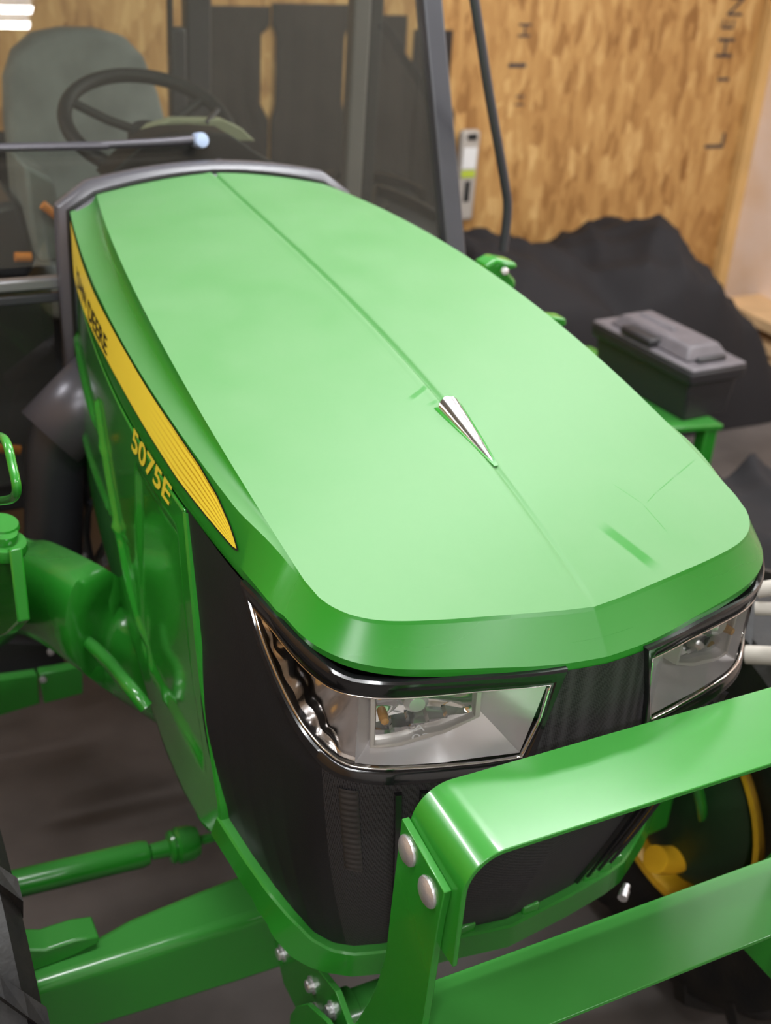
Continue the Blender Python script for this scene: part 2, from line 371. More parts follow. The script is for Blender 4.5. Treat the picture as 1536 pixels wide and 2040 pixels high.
# ---- hood
def hood():
    V, F = [], []
    NU, NV = 80, 70
    us = [math.sin((i/NU*2-1)*math.pi/2)*0.35+(i/NU*2-1)*0.65 for i in range(NU+1)]
    us = sorted(set([round(u, 5) for u in us] + [0.0, -0.012, 0.012, -0.03, 0.03, 0.006, -0.006, -0.022, 0.022, -0.04, 0.04, 0.017, -0.017, -0.05, 0.05]))
    fx = [p[0]/0.3385 for p in FP]; fy = [p[1] for p in FP]
    grid = []
    for u in us:
        yf = interp(abs(u), fx, fy); col = []
        for j in range(NV+1):
            v = (j/NV)**1.15; y = yf+v*(YR-yf); x = u*Pe(y) if y > 0.135 else u*0.3385
            z = top_z(x, y) - (0.0016+0.0030*min(1, y*1.6))*min(1, max(0, y-0.004)/0.03)*math.exp(-(x/0.0042)**2) + 0.0016*math.exp(-((x+0.011)/0.006)**2)*min(1, 0.3+y)*min(1, max(0, y-0.004)/0.03)
            # the crest fades towards the soft rolled edge
            col.append(Vector((x, y, z)))
        grid.append(col)
    # roll the perimeter down slightly
    nU = len(us)
    for i in range(nU):
        for j in range(NV+1): V.append(grid[i][j])
    idx = lambda i, j: i*(NV+1)+j
    for i in range(nU-1):
        for j in range(NV): F.append((idx(i, j), idx(i+1, j), idx(i+1, j+1), idx(i, j+1)))
    # perimeter: left side rear -> front -> right side rear
    per = [(0, j) for j in range(NV, 0, -1)] + [(i, 0) for i in range(nU)] + [(nU-1, j) for j in range(1, NV+1)]
    loops = [[idx(*p) for p in per]]
    rings = [[] for _ in range(11)]
    cor_s = interp(0.135, [p[1] for p in PP[30:]], PS[30:])
    fl = [0]
    for a, b in zip(FP, FP[1:]): fl.append(fl[-1]+math.hypot(b[0]-a[0], b[1]-a[1]))
    for (i, j) in per:
        p = V[idx(i, j)]; sg = -1 if p.x < 0 else 1; e0 = p.copy()
        if j > 0:
            y = p.y; wv = min(1, max(0, (y-0.135)/0.17)); wv = wv*wv*(3-2*wv)
            e2 = Vector((sg*xs2(y), y, z2(y))); e1 = e0.lerp(e2, 0.08).lerp(Vector((sg*xs1(y), y, z1(y))), wv)
            inn = Vector((-sg, 0, 0)); depth = 0.20*wv
        else:
            ax = abs(p.x); f = interp(ax, [q[0] for q in FP], fl)/fl[-1]; sv = f*cor_s
            q = plan(sg*sv); e2 = Vector((q.x, q.y, lerp(1.360, z2(0.135), f**2.2)))
            e1 = e0.lerp(e2, 0.08); n = plan_n(sg*sv); inn = Vector((-n.x, -n.y, 0)); depth = 0
        d = (e1-e0); ctrl = e0.lerp(e1, 0.42)+inn*d.length*depth-Vector((0, 0, 1))*d.length*depth*0.55
        for k in range(6):
            t = (k+1)/6; rings[k].append(e0*(1-t)**2+ctrl*2*t*(1-t)+e1*t*t)
        low = e1.lerp(e2, 0.80)
        lip = 0.006 if j == 0 else lerp(0.006, 0.003, wv)
        rings[6].append(low-inn*lip); rings[7].append(e2+inn*0.001); rings[8].append(e2+inn*0.016)
        rings[9].append(e2+inn*0.018+Vector((0, 0, 0.01))); rings[10].append(e2+inn*0.018+Vector((0, 0, 0.03)))
    for r in rings:
        base = len(V); V.extend(r); loops.append([base+k for k in range(len(r))])
    for A, B in zip(loops, loops[1:]):
        for k in range(len(A)-1): F.append((A[k], A[k+1], B[k+1], B[k]))
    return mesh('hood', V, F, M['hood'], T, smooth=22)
HD = hood()

# ---- side decal on the band between crease and lower seam
def band(y, z, off):
    t = (z1(y)-z)/(z1(y)-z2(y)); x = lerp(xs1(y), xs2(y), min(max(t, -0.3), 1.2))
    if t < 0:   # above the crease: on the cove
        x = lerp(xs1(y), Pe(y), min(1, (z-z1(y))/(Pz(y)-z1(y)))*0.6)
    t2 = min(max(t, 0), 1); x += 0.0035*min(t2/0.82, 1)
    return Vector((-(x+off), y, z))
UPB = [(1.41, 1.556), (1.3108, 1.5500), (1.1781, 1.5350), (1.0459, 1.5250), (0.8962, 1.5180), (0.7744, 1.5094), (0.6527, 1.4990), (0.5349, 1.4900), (0.4262, 1.4790), (0.3525, 1.4652), (0.3043, 1.4483), (0.2825, 1.4375), (0.2709, 1.4304)]
LOB = [(1.41, 1.440), (1.25, 1.4430), (1.1067, 1.4460), (0.939, 1.4480), (0.8128, 1.4450), (0.6958, 1.4393), (0.5808, 1.4330), (0.4903, 1.4280), (0.4042, 1.4275), (0.3353, 1.4275), (0.2826, 1.4280), (0.2709, 1.4300)]
def zc(tab, y):
    t = sorted(tab); return interp(y, [a for a, b in t], [b for a, b in t])
def stripe(name, m, grow, off, y0_, y1_, n=70):
    rings = []
    for i in range(n+1):
        f_ = i/n; y = lerp(y0_, y1_, f_**1.6); yc_ = max(y, 0.2709); a = zc(UPB, yc_); b = zc(LOB, yc_)
        gk = grow*math.sqrt(min(1, max(0.0, (y-y0_)/0.006))); a += gk; b -= gk*1.6
        rings.append([band(y, lerp(a, b, k/10), off) for k in range(11)])
    vs, fs = loft_data(rings, False, False)
    me = bpy.data.meshes.new(name); me.from_pydata([tuple(v) for v in vs], [], fs)
    uv = me.uv_layers.new(name='u')
    for l in me.loops:
        k = l.vertex_index; uv.data[l.index].uv = ((k//11)/n, (k % 11)/10)
    return link(name, me, m, HD, smooth='all')
mirror(stripe('stripe_border', M['black_vinyl'], 0.0022, 0.0012, 0.2675, 1.41))
def stripe_mat():
    m = bpy.data.materials.new('striped_yellow_vinyl'); m.use_nodes = True; nt = m.node_tree; b = nt.nodes['Principled BSDF']; N = nt.nodes.new; L = nt.links.new
    uv = N('ShaderNodeUVMap'); uv.uv_map = 'u'; sp = N('ShaderNodeSeparateXYZ'); L(uv.outputs[0], sp.inputs[0])
    mu = N('ShaderNodeMath'); mu.operation = 'MULTIPLY'; mu.inputs[1].default_value = 6*2*math.pi; L(sp.outputs[1], mu.inputs[0])
    sn = N('ShaderNodeMath'); sn.operation = 'SINE'; L(mu.outputs[0], sn.inputs[0])
    mr = N('ShaderNodeMapRange'); mr.inputs[1].default_value = 0.45; mr.inputs[2].default_value = 0.75; L(sn.outputs[0], mr.inputs[0])
    m2 = N('ShaderNodeMapRange'); m2.inputs[1].default_value = 0.30; m2.inputs[2].default_value = 0.5; m2.inputs[3].default_value = 1; m2.inputs[4].default_value = 0.0; L(sp.outputs[0], m2.inputs[0])
    mm = N('ShaderNodeMath'); mm.operation = 'MULTIPLY'; L(mr.outputs[0], mm.inputs[0]); L(m2.outputs[0], mm.inputs[1])
    mx = N('ShaderNodeMix'); mx.data_type = 'RGBA'; mx.inputs[6].default_value = (1.0, 0.78, 0.06, 1); mx.inputs[7].default_value = (0.62, 0.36, 0.01, 1)
    L(mm.outputs[0], mx.inputs[0]); L(mx.outputs[2], b.inputs['Base Color']); b.inputs['Roughness'].default_value = 0.35
    return m
M['stripe'] = stripe_mat()
mirror(stripe('stripe', M['stripe'], 0, 0.002, 0.2712, 1.41))
# lettering printed near the stripe's rear end
def letters(name, txt, fn, m, parent, bold=0.0, shear=0.0):
    ps, fs, asp = text_polys(txt, 1.0, bold, shear)
    me = bpy.data.meshes.new(name); me.from_pydata([tuple(fn(a, b)) for a, b in ps], [], fs)
    return link(name, me, m, parent)
def stripe_text(ya, yb):
    def fn(a, b):
        y = lerp(ya, yb, a); zt, zb = zc(UPB, y), zc(LOB, y)
        return band(y, lerp(lerp(zb, zt, 0.10), lerp(zb, zt, 0.55), b), 0.003)
    return fn
letters('stripe_lettering', 'JOHN', stripe_text(1.30, 1.145), M['black_vinyl'], HD, 0.015)
letters('stripe_lettering', 'DEERE', stripe_text(1.115, 0.92), M['black_vinyl'], HD, 0.015)

# ---- chrome wedge on the ridge
def wedge():
    rows = []
    ya, yb = 0.396, 0.262
    for i in range(13):
        t = i/12; y = lerp(ya, yb, t); wd = 0.0165*(1-t)**0.85+0.0015; hh = 0.015*(1-t)**1.1+0.001; zb = top_z(0, y)+0.0002
        ring = []
        for k in range(13):
            a = math.pi*k/12; ring.append(Vector((-math.cos(a)*wd, y+0.006*math.sin(a)*(1-t), zb+math.sin(a)**0.8*hh)))
        rows.append(ring)
    o = loft('nose_ornament', rows, mat('dark_chrome', (0.55, 0.53, 0.54), 0.16, 1.0), HD, True, True, smooth=50)
    rows = []
    for i in range(13):
        t = i/12; y = lerp(ya+0.004, yb-0.006, t); wd = 0.0205*(1-t)**0.85+0.003; zb = top_z(0, y)
        rows.append([Vector((-wd, y, zb+0.0004)), Vector((-wd*0.93, y, zb+0.0016)), Vector((wd*0.93, y, zb+0.0016)), Vector((wd, y, zb+0.0004))])
    loft('ornament_base', rows, M['gloss_green'], HD, True, True)
wedge()

# ---- side panels
def sx(y, z):
    base = xs2(y)+0.002; return base+0.004*math.sin(max(0, min(1, (1.40-z)/0.5))*math.pi)
PF = [(1.4062, 0.4660), (1.324, 0.4400), (1.2513, 0.4175), (1.1424, 0.3850), (1.0738, 0.3590), (1.0053, 0.3330), (0.960, 0.3180), (0.941, 0.3180)]   # (z, y) front edge
PB = [(1.43, 1.03), (1.20, 1.005), (1.0, 0.985), (0.8999, 0.970), (0.7764, 0.9386), (0.6738, 0.8886), (0.5817, 0.8586), (0.4851, 0.8480), (0.3995, 0.855), (0.3497, 0.8700), (0.318, 0.885)]   # (y, z) lower edge
def panel_pt(y, z, off=0.0): return Vector((-(sx(y, z)+off), y, z))
def side_panel():
    rings = []; N = 150; K = 70
    for i in range(N+1):
        f = i/N
        yt = lerp(0.466, YR, f); yb = lerp(0.318, YR, f); zb = zc(PB, yb)
        col = []
        for k in range(K+1):
            t = k/K; zt = z2(yt)-0.003
            z = lerp(zt, zb, t); yf = interp(-z, [-a for a, b in PF], [b for a, b in PF]); y = lerp(yf, YR, f)
            # sculpted ribs: long pointed spears and a recessed zone behind the badge
            off = 0
            def spear(ya, za, yb_, zb_, wmax, hgt):
                d = Vector((yb_-ya, zb_-za)); L_ = d.length; d /= L_; q = Vector((y-ya, z-za)); s = q.dot(d)/L_; n = q.x*-d.y+q.y*d.x
                if 0 < s < 1:
                    ww = wmax*(s**0.3)*(1-s)**0.8+0.003; q_ = max(0, 1-abs(n)/ww); return hgt*min(1, (1-s)*3)*q_*q_*(3-2*q_)
                return 0
            off += spear(1.45, 1.30, 0.93, 1.250, 0.045, 0.010)
            off += spear(1.05, 1.32, 0.64, 0.95, 0.040, 0.010)
            off += spear(1.35, 1.12, 0.76, 1.16, 0.030, 0.008)
            ss = lambda v, a_, b_: (lambda q: q*q*(3-2*q))(min(1, max(0, (v-a_)/(b_-a_))))
            ylo = yf+0.045; off -= 0.007*ss(y, ylo, ylo+0.02)*(1-ss(y, 0.70, 0.73))*ss(z, 0.97, 1.0)*(1-ss(z, 1.325, 1.35))
            col.append(panel_pt(y, z, off))
        rings.append(col)
    vs, fs = loft_data(rings, False, False)
    o = mesh('side_panel', vs, fs, M['gloss_green'], T, smooth=50)
    # folded front flange
    fl = []
    for k in range(K+1):
        p = rings[0][k]; fl.append([p, p+Vector((-0.0035, -0.004, 0)), p+Vector((-0.001, -0.010, 0)), p+Vector((0.02, -0.010, 0))])
    loft('panel_flange', fl, M['gloss_green'], o, False, False, smooth=40)
    solid(o, 0.003, -1)
    return o
sp_l = side_panel()
def badge(a, b):
    y = lerp(0.742, 0.512, a); zb = lerp(1.361, 1.366, a); zt = lerp(1.409, 1.405, a)
    return panel_pt(y-0.000*b, lerp(zb, zt, b), 0.0018)
sp_r = mirror(sp_l)
letters('model_number', '5075E', badge, M['yellow'], sp_l, 0.02, 0.25)

# ---- nose shell (grille and side screens) built from three contours
LOOP = [(0, .078, .800), (.12, .095, .800), (.20, .110, .800), (.24, .122, .800), (.268, .138, .803), (.295, .150, .825), (.318, .165, .860), (.338, .195, .889), (.356, .247, .915), (.372, .318, .941)]
SB = [(1.4062, 0.466)]
def loop_pt(f):
    d = [0]
    for a, b in zip(LOOP, LOOP[1:]): d.append(d[-1]+(Vector(b)-Vector(a)).length)
    return Vector([interp(f*d[-1], d, [p[k] for p in LOOP]) for k in range(3)])
SMAX = 0.765
def ztop(s): return interp(abs(s), [0, 0.25, 0.33, 0.38, 0.42, 0.55, SMAX], [1.362, 1.365, 1.371, 1.383, 1.392, 1.396, 1.397])
def fmap(s):  # front centre of the contour spreads evenly; side runs to the panel edge
    return abs(s)/SMAX
def nose(s, t):
    """t 0..1: top to headlight bottom level, 1..2: down to the loop"""
    sg = -1 if s < 0 else 1
    p = plan(s); zt = ztop(s)
    f = fmap(s); b = loop_pt(f); b.x *= sg
    side = max(0, (abs(s)-0.36)/(SMAX-0.36))
    zm = lerp(1.212, 1.20, side)
    ym = p.y-0.05*side*side; top = Vector((p.x, p.y, zt)); mid = Vector((p.x, ym, zm))
    if t <= 1: return top.lerp(mid, t)
    tt = t-1; q = mid.lerp(b, tt); bul = math.sin(tt*math.pi)*0.012
    n = plan_n(s); return q+Vector((n.x, n.y, 0))*bul
LENS = [(-0.5149, 1.3783), (-0.4581, 1.3765), (-0.4022, 1.3633), (-0.3728, 1.3537), (-0.3548, 1.3477), (-0.3351, 1.3453), (-0.3118, 1.3450), (-0.2786, 1.3450), (-0.2042, 1.3450), (-0.1405, 1.3455), (-0.077, 1.3463), (-0.0832, 1.2937), (-0.1007, 1.2361), (-0.1538, 1.2308), (-0.2068, 1.2311), (-0.2589, 1.2325), (-0.2966, 1.2338), (-0.3217, 1.2352), (-0.3401, 1.2405), (-0.3628, 1.2532), (-0.3961, 1.2765), (-0.4328, 1.3040), (-0.4663, 1.3296), (-0.4949, 1.3543)]
BEZ = [(-0.5456, 1.401), (-0.5038, 1.4042), (-0.4419, 1.402), (-0.399, 1.395), (-0.366, 1.3835), (-0.3471, 1.3755), (-0.3286, 1.371), (-0.2683, 1.3694), (-0.1421, 1.367), (-0.0597, 1.3687), (-0.0783, 1.293), (-0.0899, 1.2165), (-0.1913, 1.209), (-0.27, 1.211), (-0.2941, 1.212), (-0.3213, 1.2145), (-0.343, 1.2179), (-0.3586, 1.2247), (-0.3861, 1.248), (-0.4214, 1.2771), (-0.4589, 1.309), (-0.5019, 1.3462)]
def inside(p, poly):
    c = False; n = len(poly)
    for i in range(n):
        a, b = poly[i], poly[(i+1) % n]
        if (a[1] > p[1]) != (b[1] > p[1]) and p[0] < (b[0]-a[0])*(p[1]-a[1])/(b[1]-a[1])+a[0]: c = not c
    return c
def nose_mesh(name, s0, s1, ns, m, parent=T, t0=0.0, t1=2.0, nt=56, hole=True):
    V, F = [], []
    for i in range(ns+1):
        s = lerp(s0, s1, i/ns)
        for k in range(nt+1): V.append(nose(s, lerp(t0, t1, k/nt)))
    def sz(i, k):
        s = lerp(s0, s1, i/ns); t = lerp(t0, t1, k/nt); return (-abs(s), nose(s, t).z) if t < 1.02 else (9, 9)
    keep = {}
    for i in range(ns+1):
        for k in range(nt+1): keep[i, k] = hole and inside(sz(i, k), LENS)
    for i in range(ns):
        for k in range(nt):
            if any(keep[a, b] for a in (i, i+1) for b in (k, k+1)): continue
            a = i*(nt+1)+k; F.append((a, a+nt+1, a+nt+2, a+1))
    return mesh(name, V, F, m, parent, smooth=50)
g = nose_mesh('grille', -0.36, 0.36, 120, M['mesh'])
s1_ = nose_mesh('side_screen', -SMAX, -0.36, 64, M['black']); s2_ = nose_mesh('side_screen', 0.36, SMAX, 64, M['black'])
# upright ribs on the lower grille
for s in (-0.262, -0.228, -0.195, 0.195, 0.228, 0.262, 0.30):
    ring = []
    for k in range(15):
        t = lerp(1.05, 1.97, k/14); c = nose(s, t); n = plan_n(s); n = Vector((n.x, n.y, 0)); d = Vector((-n.y, n.x, 0))
        ring.append([c-d*0.006-n*0.004, c-d*0.004+n*0.007, c+d*0.004+n*0.007, c+d*0.006-n*0.004])
    loft('grille_rib', ring, M['black_gloss'], g, True, True, smooth=60)
# ridged half-round strip on the grille below the left lamp
ring = []
for k in range(61):
    t = lerp(1.04, 1.46, k/60); s = -0.325; c = nose(s, t); n = plan_n(s); n = Vector((n.x, n.y, 0)); d = Vector((-n.y, n.x, 0)); r_ = 0.0035+0.0018*math.sin(k*math.pi*0.5)
    ring.append([c+d*0.013*math.cos(a)+n*r_*math.sin(a) for a in [math.pi*q/8 for q in range(9)]])
loft('ridged_strip', ring, mat('strip_black', (0.028, 0.025, 0.024), 0.6), g, False, False, smooth='all')

# ---- headlights
def poly_resample(poly, n):
    P = [Vector(p) for p in poly]+[Vector(poly[0])]; d = [0]
    for a, b in zip(P, P[1:]): d.append(d[-1]+(b-a).length)
    return [Vector((interp(d[-1]*k/n, d, [p.x for p in P]), interp(d[-1]*k/n, d, [p.y for p in P]))) for k in range(n)]
def seg_resample(poly, corners, counts):
    out = []; n = len(poly)
    for a, b, c in zip(corners, corners[1:]+[corners[0]+n], counts):
        P = [Vector(poly[k % n]) for k in range(a, b+1)]; d = [0]
        for p, q in zip(P, P[1:]): d.append(d[-1]+(q-p).length)
        out += [Vector((interp(d[-1]*k/c, d, [p.x for p in P]), interp(d[-1]*k/c, d, [p.y for p in P]))) for k in range(c)]
    return out
CNT = [44, 12, 44]
lens_o = seg_resample(LENS, [0, 10, 12], CNT); bez_o = seg_resample(BEZ, [0, 9, 11], CNT)
def P3(p, off=0.0): return shell(p.x, p.y, off)
def patch(name, poly, off, m, parent, inset_fn=None, step=0.008, smooth='all'):
    """fills a closed (s,z) outline with a fine grid so that it follows the curved nose"""
    bm = bmesh.new(); vs = [bm.verts.new((p.x, p.y, 0)) for p in poly]; es = [bm.edges.new((vs[i], vs[(i+1) % len(vs)])) for i in range(len(vs))]
    f = bm.faces.new(vs)
    sm = [p.x for p in poly]; a, b = min(sm), max(sm); k = a+step
    while k < b:
        geom = bm.verts[:]+bm.edges[:]+bm.faces[:]; bmesh.ops.bisect_plane(bm, geom=geom, plane_co=(k, 0, 0), plane_no=(1, 0, 0)); k += step
    zs = [p.y for p in poly]; a, b = min(zs), max(zs); k = a+step
    while k < b:
        geom = bm.verts[:]+bm.edges[:]+bm.faces[:]; bmesh.ops.bisect_plane(bm, geom=geom, plane_co=(0, k, 0), plane_no=(0, 1, 0)); k += step
    for v in bm.verts:
        o_ = off if inset_fn is None else off+inset_fn(v.co.x, v.co.y)
        v.co = shell(v.co.x, v.co.y, o_)
    bm.normal_update(); fa = max(bm.faces, key=lambda q: q.calc_area()); c_ = fa.calc_center_median()
    if fa.normal.y > 0 or fa.normal.x*c_.x < -0.3: bmesh.ops.reverse_faces(bm, faces=bm.faces)
    me = bpy.data.meshes.new(name); bm.to_mesh(me); bm.free()
    return link(name, me, m, parent, smooth=smooth)
def headlight():
    rings = [[P3(p, -0.004) for p in bez_o], [P3(p, 0.005) for p in bez_o], [P3(p.lerp(q, 0.12), 0.0075) for p, q in zip(bez_o, lens_o)],
             [P3(p.lerp(q, 0.75), 0.006) for p, q in zip(bez_o, lens_o)], [P3(p.lerp(q, 0.88), 0.0035) for p, q in zip(bez_o, lens_o)], [P3(q, 0.0035) for q in lens_o], [P3(q, -0.012) for q in lens_o]]
    hl = loft('headlight', rings, M['black_gloss'], T, True, False, smooth=40)
    cen = Vector((-0.27, 1.29))
    def ins(p, d): v = (p-cen); L_ = v.length; return p - v*(d/L_)
    # bright edge bead just inside the bezel
    r1 = [[P3(q, 0.002) for q in lens_o], [P3(ins(q, 0.0016), 0.0042) for q in lens_o], [P3(ins(q, 0.0034), 0.002) for q in lens_o], [P3(ins(q, 0.0036), -0.012) for q in lens_o]]
    loft('edge_bead', r1, M['chrome'], hl, True, False, smooth='all')
    # wrap-round mirror with long soft waves
    ring_in = [ins(q, 0.0036) for q in lens_o]
    def wave(s_, z):
        k = min(1, max(0, (-0.322-s_)/0.03))
        return -0.005-0.0020*math.sin(s_*62+z*45)*k-0.0012*math.sin(s_*120-z*95)*k
    wrap = []
    n_ = len(ring_in)
    for a_, b_ in zip(ring_in, ring_in[1:]+ring_in[:1]):   # keep what lies beyond the lamp
        if a_.x <= -0.318: wrap.append(a_)
        if (a_.x <= -0.318) != (b_.x <= -0.318): wrap.append(a_.lerp(b_, (-0.318-a_.x)/(b_.x-a_.x)))
    patch('reflector', wrap, -0.001, M['chrome'], hl, wave, step=0.004, smooth='all')
    # pocket: flat floor and end wall running back to the lamp, meeting in a sharp crease
    oc = [(-0.318, 1.3412), (-0.0815, 1.3427), (-0.1045, 1.2395), (-0.20, 1.2345), (-0.318, 1.2388)]
    ic = [(-0.3065, 1.3405), (-0.1605, 1.3405), (-0.1590, 1.2935), (-0.2010, 1.2725), (-0.3005, 1.2550)]
    def subdiv(pl, m_=12):
        out = []
        for a_, b_ in zip(pl, pl[1:]+pl[:1]): out += [Vector(a_).lerp(Vector(b_), k/m_) for k in range(m_)]
        return out
    O_, I_ = subdiv(oc), subdiv(ic)
    rows = []
    for k in range(9):
        t = k/8; rows.append([P3(a_.lerp(b_, t), -0.002-0.030*t) for a_, b_ in zip(O_, I_)])
    loft('lamp_pocket', rows, M['chrome2'], hl, True, False, smooth=18)
    # lamp unit: rectangular glazed lamp set in the pocket
    lamp = [Vector(p) for p in [(-0.3055, 1.3410), (-0.161, 1.3410), (-0.1590, 1.294), (-0.2008, 1.2735), (-0.2605, 1.2590), (-0.3010, 1.2560)]]
    L0 = poly_resample(lamp, 60); lc = Vector((-0.235, 1.303))
    def li(p, d): v = (p-lc); return p-v*(d/v.length)
    rg = [[P3(p, -0.034) for p in L0], [P3(p, -0.016) for p in L0], [P3(li(p, 0.0015), -0.011) for p in L0], [P3(li(p, 0.0070), -0.0115) for p in L0], [P3(li(p, 0.0085), -0.016) for p in L0], [P3(li(p, 0.009), -0.034) for p in L0]]
    loft('lamp_rim', rg, mat('pale_lamp_rim', (0.70, 0.67, 0.62), 0.3, 0.4), hl, True, False, smooth=50)
    inner = [li(p, 0.008) for p in L0]
    def bowl(s, z):
        a = ((s+0.245)/0.062); b = (z-1.305)/0.05; r2 = a*a+b*b
        f = -0.030*max(0, 1-r2*0.42)
        f += 0.0035*math.cos(math.atan2(b, a)*5)*min(1, r2)   # facets
        if z < 1.2765+(s+0.30)*0.16: f = -0.006
        return f-0.016
    patch('lamp_bowl', inner, 0.0, mat('lamp_mirror', (0.93, 0.93, 0.94), 0.07, 0.92), hl, bowl, step=0.004, smooth=35)
    c = plan(-0.245)+plan_n(-0.245)*-0.035; n = plan_n(-0.245); n3 = Vector((n.x, n.y, 0))
    lathe('bulb_shade', [(0.0, 0.030), (0.010, 0.030), (0.0155, 0.024), (0.0165, 0.008), (0.014, 0.0)], (c.x, c.y, 1.326), n3, M['chrome2'], hl, 20)
    lathe('bulb', [(0.0, 0.026), (0.005, 0.024), (0.0065, 0.016), (0.006, 0.0)], plan(-0.283).to_3d()*1.0+Vector((0, 0, 1.302))-n3*0.03, n3, mat('amber_glass', (0.5, 0.28, 0.1), 0.1), hl, 14)
    patch('lamp_glass', [li(p, 0.004) for p in L0], -0.0125, M['lens'], hl, None, step=0.01)
    # cover lens over the whole unit
    patch('lens_cover', [ins(q, 0.002) for q in lens_o], 0.0015, M['lens'], hl, None, step=0.01)
    return hl
hl_l = headlight(); hl_r = mirror(hl_l)
for s_, z_ in ((0.345, 1.325), (0.342, 1.268), (0.328, 1.243)):   # moulded rings on the far lamp's mirror
    c = shell(s_, z_, -0.004); n = plan_n(s_)
    lathe('mirror_ring', [(0.0, 0.0), (0.0025, 0.0), (0.0035, 0.002), (0.0050, 0.002), (0.0062, 0.0)], c, (n.x, n.y, 0), M['chrome'], hl_r, 20)
# approval marks moulded on the lamp glass
def mark(a, b): return shell(lerp(-0.247, -0.222, a), lerp(1.266, 1.290, b), -0.0118)
letters('lens_marking', 'A\n02', mark, M['white'], hl_l)

# ---- green frame round the nose: ledge and upright face
def frame():
    pts = [loop_pt(i/40) for i in range(41)]
    full = [Vector((-p.x, p.y, p.z)) for p in reversed(pts)] + pts[1:]
    rings = []; n = len(full)
    for i, p in enumerate(full):
        t = full[min(i+1, n-1)]-full[max(i-1, 0)]; t.normalize()
        o = Vector((t.y, -t.x, 0)); o.normalize()
        f = abs(i-(n-1)/2)/((n-1)/2)
        up = Vector((0, 0, 1)); dn = (up - t*up.dot(t)).normalized()
        ht = lerp(0.045, 0.05, f)
        rings.append([p-o*0.012+dn*0.001, p+o*0.0125+dn*0.000, p+o*0.0155-dn*0.003, p+o*0.0155-dn*ht, p+o*0.010-dn*(ht+0.004), p-o*0.012-dn*(ht+0.004)])
    o = loft('nose_frame', rings, M['green'], T, True, True, smooth=28)
    # small clips gripping the grille along the lower edge
    for s in (-0.09, 0.055, 0.20, 0.235, 0.265):
        p = loop_pt(abs(s)/0.62*0.9 if abs(s) < 0.2 else abs(s)/0.62); p.x = math.copysign(p.x, s)
        box('clip', (p.x, p.y+0.0, p.z+0.006), (0.03, 0.020, 0.018), M['green'], o, 0.003)
    # butt joint seam left of the guard
    return o
nf = frame()

# ---- guard: flat straps bolted to two upright plates
GX = 0.14   # the guard reaches further to the far side
def guard():
    z = 1.27; ya, yb = -0.068, -0.194; th = 0.0065
    prof = []
    r = 0.052; cx = -0.226; xo = -0.280
    def outline(off):
        pts = [(xo+off, 1.106)]
        rr = r-off
        for k in range(15):
            a = math.pi*k/2/14; pts.append((cx-0.002-(rr)*math.cos(a), z-0.0-r+(rr)*math.sin(a)))
        return pts
    def sweep(o0, name, zt, yrear, yfront, bent=True):
        if bent:
            A = outline(0); B = outline(th)
            A = A+[(GX-p[0], p[1]) for p in reversed(A)]; B = B+[(GX-p[0], p[1]) for p in reversed(B)]
        rings = []
        for a, b in zip(A, B):
            rings.append([Vector((a[0], yrear, a[1])), Vector((a[0], yfront, a[1])), Vector((b[0], yfront, b[1])), Vector((b[0], yrear, b[1]))])
        return loft(name, rings, M['green'], T, True, True, smooth=25)
    g1 = bevel(sweep(0, 'guard_strap', z, ya, yb), 0.0012, 2)
    g2 = box('guard_strap', (GX/2, -0.134, 0.93-th/2), (0.559+GX, 0.120, th), M['green'], T, 0.0012)
    # plate
    out = [(-0.0651, 1.2264), (-0.0617, 1.1533), (-0.0591, 1.0802), (-0.0576, 1.0047), (-0.0537, 0.9723), (-0.0409, 0.9156), (-0.0259, 0.869), (0.0009, 0.8049), (0.03, 0.74), (0.05, 0.66), (-0.155, 0.66), (-0.157, 0.86), (-0.1611, 0.9776), (-0.1647, 1.0819), (-0.1685, 1.1571), (-0.1735, 1.2083)]
    pl = prism('guard_plate', [(-0.290, y, zz) for y, zz in out], (0.010, 0, 0), M['green'], T, 0.0012)
    for (y, zz) in ((-0.0868, 1.195), (-0.1400, 1.1785)):
        b = lathe('bolt', [(0.0, -0.0085), (0.008, -0.0080), (0.015, -0.0058), (0.0190, -0.0030), (0.0198, -0.0008), (0.0198, 0.0)], (-0.290, y, zz), (1, 0, 0), M['zinc'], pl, 28, 25)
        b2 = lathe('nut', [(0.0115, 0), (0.0115, 0.009), (0.0, 0.009)], (-0.2735, y, zz), (1, 0, 0), M['zinc'], pl, 6, 20)
        prof = []
        for k in range(10): prof += [(0.0062, 0.008+k*0.0018), (0.0054, 0.0089+k*0.0018)]
        prof.append((0.0, 0.026))
        lathe('bolt_thread', prof, (-0.2735, y, zz), (1, 0, 0), M['zinc'], pl, 14, 20)
    q_ = mirror(pl); q_.location.x += GX
guard()

# ---- plate with bolts and pivot tube under the nose
fb = [X(*p, -0.275) for p in ((545, 1872), (600, 1890), (668, 1975), (700, 2060), (640, 2110), (565, 1960))]
p_ = prism('loader_bracket', fb, (0.010, 0, 0), M['green'], T, 0.001)
for q in ((563, 1898), (622, 1962), (632, 2015), (662, 2012)):
    c = X(*q, -0.275)
    lathe('bolt', [(0, -0.010), (0.009, -0.010), (0.0105, -0.008), (0.0105, -0.002), (0.015, -0.002), (0.015, 0)], c, (1, 0, 0), M['zinc'], p_, 12, 25)
c = X(640, 2040, -0.27)
lathe('pivot_tube', [(0.0, 0), (0.036, 0), (0.042, 0.006), (0.042, 0.055), (0.036, 0.058), (0.036, 0.14), (0.0, 0.14)], c, (1, 0.0, 0.0), M['green'], T, 28)
hk = [X(*p, -0.31) for p in ((575, 2060), (578, 2022), (590, 2005), (612, 2000), (650, 2035), (690, 2100), (640, 2140))]
prism('loader_hook', hk, (0.008, 0, 0), M['green'], T, 0.001)

